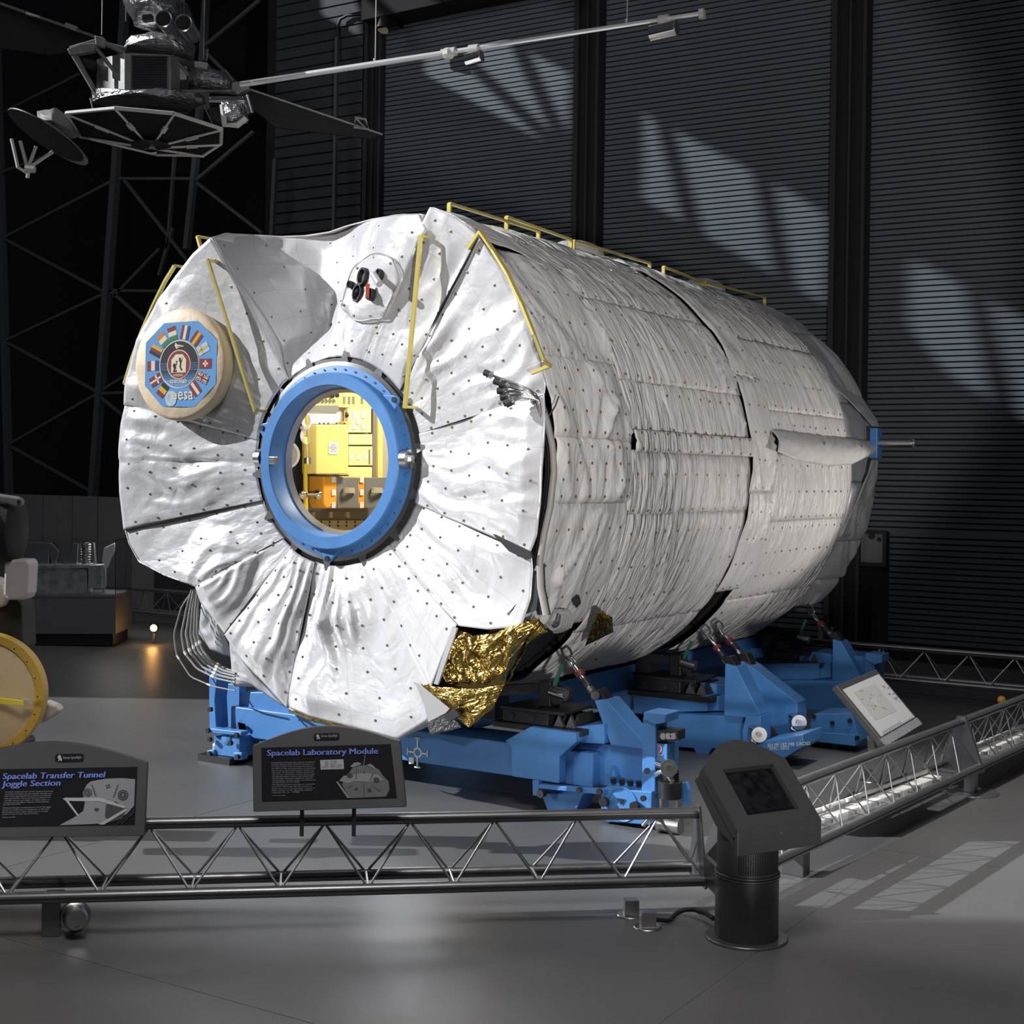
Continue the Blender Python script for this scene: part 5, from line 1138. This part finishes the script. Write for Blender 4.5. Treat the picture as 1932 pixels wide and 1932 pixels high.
# octagonal bus: faces
oc = [((182,172),(182,112),.35),((235,180),(235,100),.0),((324,175),(324,104),.0),((375,180),(372,118),.4)]
for a, b, m in ((0,1,sg),(1,2,sg),(2,3,sg)):
    pts = [q(*oc[a][0], oc[a][2]), q(*oc[b][0], oc[b][2]), q(*oc[b][1], oc[b][2]), q(*oc[a][1], oc[a][2])]
    MB().prism(pts, FWD*.06).build('bus_panel', m, sa)
qpr('bus_core', [(186,172),(235,178),(324,174),(372,178),(370,116),(324,104),(235,100),(186,112)], .42, .7, sg)
for k in range(14):
    y = 107+4.7*k; MB().beam(q(250,y,-.02), q(314,y+.3,-.02), .02, .018, FWD).build('thermal_louvre', M['darkst'], sa)
qpr('louvre_frame', [(246,100),(318,103),(318,106),(246,104)], -.03, .03, sg); qpr('louvre_frame', [(246,172),(318,174),(318,178),(246,176)], -.03, .03, sg)
qpr('louvre_post', [(240,100),(247,100),(247,176),(240,176)], -.04, .03, sg); qpr('louvre_post', [(317,104),(323,104),(323,176),(317,176)], -.04, .03, sg)
for x0, x1, y0, y1 in ((335,352,125,150),(334,356,152,168)): qpr('instrument_cover', [(x0,y1),(x1,y1),(x1,y0),(x0,y0)], .12, .05, sw if y0 < 130 else M['black'])
def foilblob(name, prof, m, d=0, dep=.5, par=sa):
    g = MB(); n = len(prof)
    c = q(sum(p[0] for p in prof)/n, sum(p[1] for p in prof)/n, d)
    ring = [q(x, y, d+dep*.5) for x, y in prof]
    def f(u, t):
        i = int(u*n)%n; p = ring[i]; r = math.cos(t*pi/2); w = c.lerp(p, r)-FWD*dep*math.sin(t*pi/2)
        k = .035*ridge(w, 6)+.02*ridge(w, 14); return w+(w-c).normalized()*k
    return g.grid(n*1, 8, lambda u, t: f(u if u < 1 else 0, t)).build(name, m, par, 40)
def dens(pts, k=4):
    out = []
    for a, b in zip(pts, pts[1:]+pts[:1]): out += [(a[0]+(b[0]-a[0])*i/k, a[1]+(b[1]-a[1])*i/k) for i in range(k)]
    return out
foilblob('foil_wrap', dens([(182,175),(235,182),(324,176),(378,182),(385,196),(350,212),(250,208),(180,196)]), M['silver'], .1, .35)
foilblob('foil_wrap', dens([(248,78),(300,70),(352,64),(364,88),(362,112),(300,104),(236,100)]), M['silver'], .15, .3)
tu = foilblob('camera_turret', dens([(240,-25),(310,-30),(352,14),(362,44),(350,60),(300,58),(262,50),(240,12)]), M['silver'], .0, .4)
for x, y in ((308,35),(346,43)):
    a, b = q(x, y, -.05), q(x, y, -.52); MB().lathe(b, FWD, [(.088,.45),(.094,0),(.082,-.004),(.080,.30),(0,.30)], 24).build('camera_tube', M['silver'], tu, 40); 
    MB().cyl(b+FWD*.05, b+FWD*.06, .081, n=20).build('camera_lens', M['black'], tu)
qpr('turret_box', [(268,28),(286,26),(286,36),(268,38)], -.42, .1, M['black'], tu)
# sunshade skirt under the bus
hub = q(285, 276, .0)
rim = [q(125,213,-.1), q(218,204,-.5), q(328,214,-.5), q(418,243,-.2), q(417,271,.25), q(384,293,.5), q(296,291,.55), q(150,256,.25)]
for a, b in zip(rim, rim[1:]+rim[:1]):
    MB().prism([hub, a, b], V((0,0,.012))).build('shade_gore', sdk, sa); MB().tube([a, b], .022, 6).build('shade_hoop', sw, sa)
for r in rim:
    MB().tube([hub.lerp(r,.12)-V((0,0,.02)), r-V((0,0,.015))], .014, 6).build('shade_rib', sw, sa); a, b = hub.lerp(r,.50), hub.lerp(r,.66)
    MB().beam(a-V((0,0,.025)), b-V((0,0,.025)), .05, .03).build('rib_sleeve', sw, sa)
MB().lathe(hub, (0,0,1), [(0,-.03),(.10,-.03),(.22,.0),(.22,.02)], 16).build('shade_hub', M['darkst'], sa, 40); MB().lathe(hub, (0,0,1), [(0,-.05),(.07,-.05),(.07,-.02)], 16).build('nozzle', M['chrome'], sa, 40)
# solar panels
qpr('solar_panel', [(-60,-12),(176,72),(150,96),(96,104),(-60,82)], .3, .04, sdk)
MB().beam(q(-60,-14,.28), q(186,72,.28), .05, .03).build('panel_edge', M['silver'], sa); qpr('panel_hinge', [(124,42),(146,50),(142,58),(120,50)], .2, .06, sg); qpr('panel_fitting', [(50,22),(74,30),(72,32),(48,26)], .22, .05, sw)
qpr('solar_panel', [(462,168),(722,254),(700,262),(520,240),(470,200)], .8, .04, sdk); MB().beam(q(455,163,.78), q(722,254,.78), .018, .02).build('panel_edge', sg, sa)
fr_ = [(668,240),(671,222),(690,225),(696,244)]
MB().tube([q(x, y, .75) for x, y in fr_], .018, 6, True).build('panel_bracket', sg, sa); MB().tube([q(672,224,.75), q(692,244,.75)], .012, 6).build('panel_bracket', sg, sa)
# outriggers
for a, b, r in (((132,92),(178,170),.03),((132,92),(182,78),.03),((178,86),(234,158),.022),((140,96),(182,180),.02),((182,74),(236,100),.03),((324,104),(372,160),.02),((335,172),(440,172),.02),((325,176),(382,190),.03),((190,80),(240,92),.02)):
    MB().tube([q(*a, .1), q(*b, .1)], r, 6).build('outrigger_strut', sg, sa)
qpr('hinge_box', [(178,66),(196,70),(194,88),(180,84)], .0, .1, sg, bevel=.01); qpr('hinge_box', [(126,92),(150,82),(180,80),(176,96),(132,104)], .05, .1, sg, bevel=.01); qpr('side_box', [(140,108),(176,112),(178,130),(150,126)], .2, .2, M['darkst'])
# right instruments
qpr('instrument_box', [(366,114),(392,118),(390,146),(368,142)], .1, .15, sw, bevel=.01)
foilblob('foil_wrap', dens([(360,130),(420,142),(446,160),(440,176),(390,170),(356,160)]), M['silver'], .15, .2)
qpr('boom_hinge', [(438,154),(466,152),(470,166),(448,178),(436,170)], .0, .12, sg, bevel=.01)
MB().cyl(q(396,190,.0), q(466,190,.0), .05, n=14).build('charged_telescope', M['chrome'], sa, 40); MB().cyl(q(464,181,-.02), q(474,215,-.02), .045, n=12).build('telescope_mirror', M['chrome'], sa, 40)
foilblob('foil_wrap', dens([(420,196),(462,194),(466,225),(440,236),(424,228)]), M['silver'], .0, .15)
MB().tube([q(420,198,-.1), q(424,236,-.1), q(448,236,-.1), q(464,222,-.1)], .035, 6).build('white_bracket', sw, sa)
qpr('instrument_cavity', [(394,204),(420,200),(420,236),(398,228)], .12, .1, M['black'])
for x, y, x2, y2 in ((392,92,390,114),(425,132,440,152),(170,185,176,208),(385,200,402,236)): MB().tube([q(x,y,.1), q(x2,y2,.1)], .01, 5).build('probe_wire', sg, sa)
# boom with canisters
bo = lambda x: 160+(x-450)*(25-160)/(1325-450)
def bq(x, dy=0): return P(x, bo(x)+dy, D=SD-(x-450)/875*2.2)
bmat = mat('boom_silver', (.85,.86,.88), .28, .6)
bm = MB().cyl(bq(455), bq(845), .036, .030, n=12).build('magnetometer_boom', bmat, sa, 40)
MB().cyl(bq(845), bq(1326), .026, .022, n=12).build('magnetometer_boom', bmat, sa, 40)
MB().ball(bq(846,2), .065, 10, (1.3,1,1)).build('boom_joint', sw, bm); MB().cyl(bq(834,1), bq(860,0), .05, n=10).build('boom_joint', sw, bm, 40)
for x0, x1, dy, r in ((880,908,20,.068),(1228,1276,24,.082)):
    a, b = bq(x0, dy), bq(x1, dy-4); MB().cyl(a, b, r, n=22).build('sensor_canister', M['chrome'], bm, 40); MB().cyl(b, b+(b-a).normalized()*.006, r*.95, n=22).build('canister_lid', M['alu'], bm, 40)
    MB().cyl(bq((x0+x1)/2-8,2), bq((x0+x1)/2+10,2), .055, n=10).build('canister_clamp', sw, bm, 40); MB().beam(bq((x0+x1)/2,2), bq((x0+x1)/2, dy-8), .04, .04).build('canister_bracket', sw, bm)
MB().beam(bq(1324,-7), bq(1325,10), .05, .06).build('boom_tip', sw, bm)
for x in (708, 1183): MB().tube([bq(x,4), bq(x-2,0)+V((0,0,.06)), bq(x,-6)+V((0,0,.0))], .010, 5).build('cable_hook', sw, bm)
for (x, y), d in (((384,112),.1),((237,40),.1),((192,66),.1),((708,120),-.65),((1183,44),-1.85),((347,8),.1)):
    a = P(x, y, D=SD+d); MB().cyl(a, V((a.x, a.y, a.z+6)), .006, n=5).build('suspension_wire', M['wire'], sa)
# high gain dish
dn = V((P(100,200,D=SD)-P(60,320,D=SD))).normalized(); dn = (dn*.55-FWD*.42+RIGHT*.1).normalized()
dc = q(92, 258, -.3)
ax1 = (q(166,298,-.3)-q(18,216,-.3)); rr_ = ax1.length/2; ax1.normalize(); dax = V((0,0,-1)); dax = (dax-ax1*dax.dot(ax1)).normalized(); dax = (dax*.95-FWD*.20).normalized(); dax = (dax-ax1*dax.dot(ax1)).normalized()
MB().lathe(dc, dax, [(0,-.10),(rr_*.5,-.075),(rr_,0),(rr_*.99,.012),(rr_*.5,-.06),(0,-.085)], 40).build('dish_reflector', mat('dish_dark', (.04,.04,.042), .5), sa, 40)
tipp = q(54, 328, -.3)
for x, y in ((22,262),(38,266),(68,276),(100,286)):
    a = q(x, y, -.3); k = q(58, 316, -.3) if x > 30 else q(34, 316, -.3); pts = [a, k, tipp] if x < 30 else [a, q(52+.06*(x-50), 316, -.3)]
    MB().tube(pts, .020, 6).build('feed_strut', sw, sa)
MB().cyl(q(48,318,-.3), q(66,320,-.3), .04, n=8).build('dish_feed', sw, sa); MB().cyl(q(54,320,-.3), q(52,336,-.3), .02, n=8).build('dish_feed', sw, sa)
foilblob('foil_wrap', dens([(78,216),(110,210),(134,236),(150,256),(126,256),(98,244),(80,236)]), mat('grey_wrap', (.16,.16,.155), .6), -.2, .2)
MB().tube([q(20,216,-.2), q(78,228,-.2)], .03, 6).build('dish_arm', sg, sa)
# ================================================================ neighbouring tunnel section at the left edge
TD = 9.7
ts = thing('tunnel_section', 'cream domed tunnel end with yellow rim and blanket scraps at the left edge', 'spacecraft part', P(-40, 1440, D=TD))
def tq(x, y, d=0): return P(x, y, D=TD+d)
tc_ = tq(-38, 1312); tr_ = (tq(80,1312)-tc_).length; tn_ = (-FWD+RIGHT*.12+V((0,0,.05))).normalized()
MB().lathe(tc_, tn_, [(0,.07),(tr_*.5,.055),(tr_*.88,.0)], 64).build('end_cover', mat('cream_cover', (.60,.44,.24), .5), ts, 60)
rim_ = MB().lathe(tc_, tn_, [(tr_*.87,-.01),(tr_*.87,.02),(tr_*.99,.015),(tr_,-.02),(tr_,-.14),(tr_*.87,-.14)], 64).build('end_rim', mat('ochre_rim', (.50,.30,.04), .5), ts, 40)
for k in range(20):
    a = k*pi/10; c = tc_+(RIGHT*math.cos(a)+V((0,0,1))*math.sin(a))*tr_*.935+tn_*.018; MB().cyl(c, c+tn_*.006, .006, n=6).build('rim_screw', M['black'], rim_)
MB().prism([tq(-80,1306,-.09), tq(44,1322,-.075), tq(46,1330,-.075), tq(-80,1322,-.09)], -FWD*.012).build('yellow_strap', mat('strap_yellow', (.70,.55,.03), .5), ts)
MB().prism([tq(44,1318,-.06), tq(62,1320,-.03), tq(62,1330,-.03), tq(46,1332,-.06)], -FWD*.012).build('strap_end', M['beige'], ts)
foil2 = lambda name, poly, m, d, dep: MB().prism([tq(x, y, d) for x, y in poly], FWD*dep).build(name, m, ts, bevel=.02)
blk = mat('blanket_scrap', (.42,.38,.36), .6, bump=.3, bscale=8)
foil2('blanket_block', [(8,1062),(14,1056),(50,1056),(55,1064),(52,1120),(46,1132),(14,1132),(6,1122)], blk, .1, .2); foil2('blanket_block', [(-20,1090),(8,1100),(12,1140),(0,1147),(-20,1140)], blk, .2, .2)
foil2('blanket_scrap', [(78,1330),(84,1324),(106,1332),(113,1342),(100,1352),(78,1366),(72,1360)], blk, .3, .12)
foil2('support_column', [(-30,1132),(30,1132),(40,1140),(43,1220),(38,1235),(-30,1235)], mat('column_drab', (.030,.030,.027), .7, spec=.2), .25, .3)
dr = tq(-30, 1000, .3); MB().cyl(dr-RIGHT*.4+V((0,0,0)), dr-RIGHT*.4+RIGHT*.6, .24, n=10)
MB().lathe(tq(-28,998,.2), RIGHT, [(0,.0),(.22,.0),(.25,.04),(.25,.12),(.235,.14),(.235,.22),(.19,.24),(0,.24)], 40).build('tunnel_drum', mat('drum_drab', (.016,.016,.014), .7, spec=.15), ts, 35)
foil2('lifting_lug', [(-20,930),(10,934),(38,938),(44,945),(40,955),(28,957),(10,950),(-20,948)], mat('lug_grey', (.17,.17,.16), .5), .0, .05)
c = tq(36,946,-.005); MB().cyl(c, c-FWD*.008, .012, n=12).build('lug_eye', M['black'], ts, 40)
foil2('support_frame', [(-60,1400),(40,1400),(46,1440),(-60,1470)], M['darkst'], .3, .3); b0 = tq(-20, 1470, .4); MB().beam((b0.x,b0.y,0), b0, .2, .2).build('support_leg', M['darkst'], ts)
# ================================================================ display case at the far left
CD = 20.8
ca = thing('display_case', 'glass display case on a grey plinth at the far left', 'display case', P(120, 1215, D=CD))
def cq(x, y, d=0): return P(x, y, D=CD+d)
def cpr(name, poly, d, dep, m, par=ca, bevel=0): return MB().prism([cq(x, y, d) for x, y in poly], FWD*dep).build(name, m, par, bevel=bevel)
pg = mat('plinth_grey', (.11,.11,.112), .6)
cpr('plinth', [(20,1196),(218,1196),(218,1125),(20,1125)], 0, .9, pg); cpr('plinth_kick', [(24,1217),(213,1217),(213,1196),(24,1196)], .06, .8, M['black'])
cpr('case_deck', [(20,1126),(218,1126),(218,1122),(20,1122)], -.01, .92, M['alu'])
glass = mat('case_glass', (.9,.92,.93), .03); b = glass.node_tree.nodes['Principled BSDF']; b.inputs['Transmission Weight'].default_value = 1; b.inputs['IOR'].default_value = 1.2
cpr('glass_pane', [(21,1123),(217,1123),(217,1020),(21,1020)], .0, .008, glass)
x0, x1 = cq(216,1060), cq(217.5,1060)
MB().prism([cq(217,1123), cq(217,1020), cq(217,1020)+FWD*.88, cq(217,1123)+FWD*.88], RIGHT*.008).build('glass_pane', glass, ca)
MB().prism([cq(21,1020), cq(217,1020), cq(217,1020)+FWD*.88, cq(21,1020)+FWD*.88], V((0,0,.008))).build('glass_pane', glass, ca)
an = thing('antenna_model', 'crumpled silver instrument with ribbed tube inside the glass display case', 'instrument', cq(110, 1122, .3))
fz = mat('case_silver', (.50,.50,.505), .35, .5, nscale=7, namt=.4, bump=.5, bscale=12)
def apr(name, poly, d, dep, m=fz, bevel=.01): return MB().prism([cq(x, y, d) for x, y in poly], FWD*dep).build(name, m, an, bevel=bevel)
apr('instrument_case', [(54,1121),(164,1121),(164,1074),(58,1070)], .25, .3); apr('side_box', [(166,1110),(192,1110),(192,1066),(166,1066)], .2, .25)
apr('top_plate', [(50,1074),(170,1072),(170,1065),(52,1066)], .2, .4)
for poly in ([(40,1068),(92,1068),(94,1024),(40,1022)], [(104,1066),(112,1040),(98,1024),(88,1024),(96,1060)], [(116,1066),(120,1050),(130,1046),(136,1024),(148,1026),(146,1066)]): apr('foil_piece', poly, .4, .12, M['silver'])
a, b = cq(162,1024,.4), cq(162,1066,.4); MB().cyl(b, a, .06, n=16).build('ribbed_tube', M['steel'], an, 40)
for k in range(9): c = b.lerp(a, k/9); MB().lathe(c, (0,0,1), [(.06,0),(.078,.012),(.06,.024)], 16).build('tube_rib', M['steel'], an, 40)
apr('mirror_vane', [(192,1060),(203,1072),(216,1040),(217,1024),(196,1034)], .3, .03, mat('vane_white', (.5,.5,.5), .4)); MB().cyl(cq(196,1072,.3), cq(196,1122,.3), .02, n=8).build('vane_post', M['steel'], an, 40)
MB().cyl(cq(176,1024,.35), cq(180,1064,.35), .03, n=10).build('side_tube', M['steel'], an, 40)
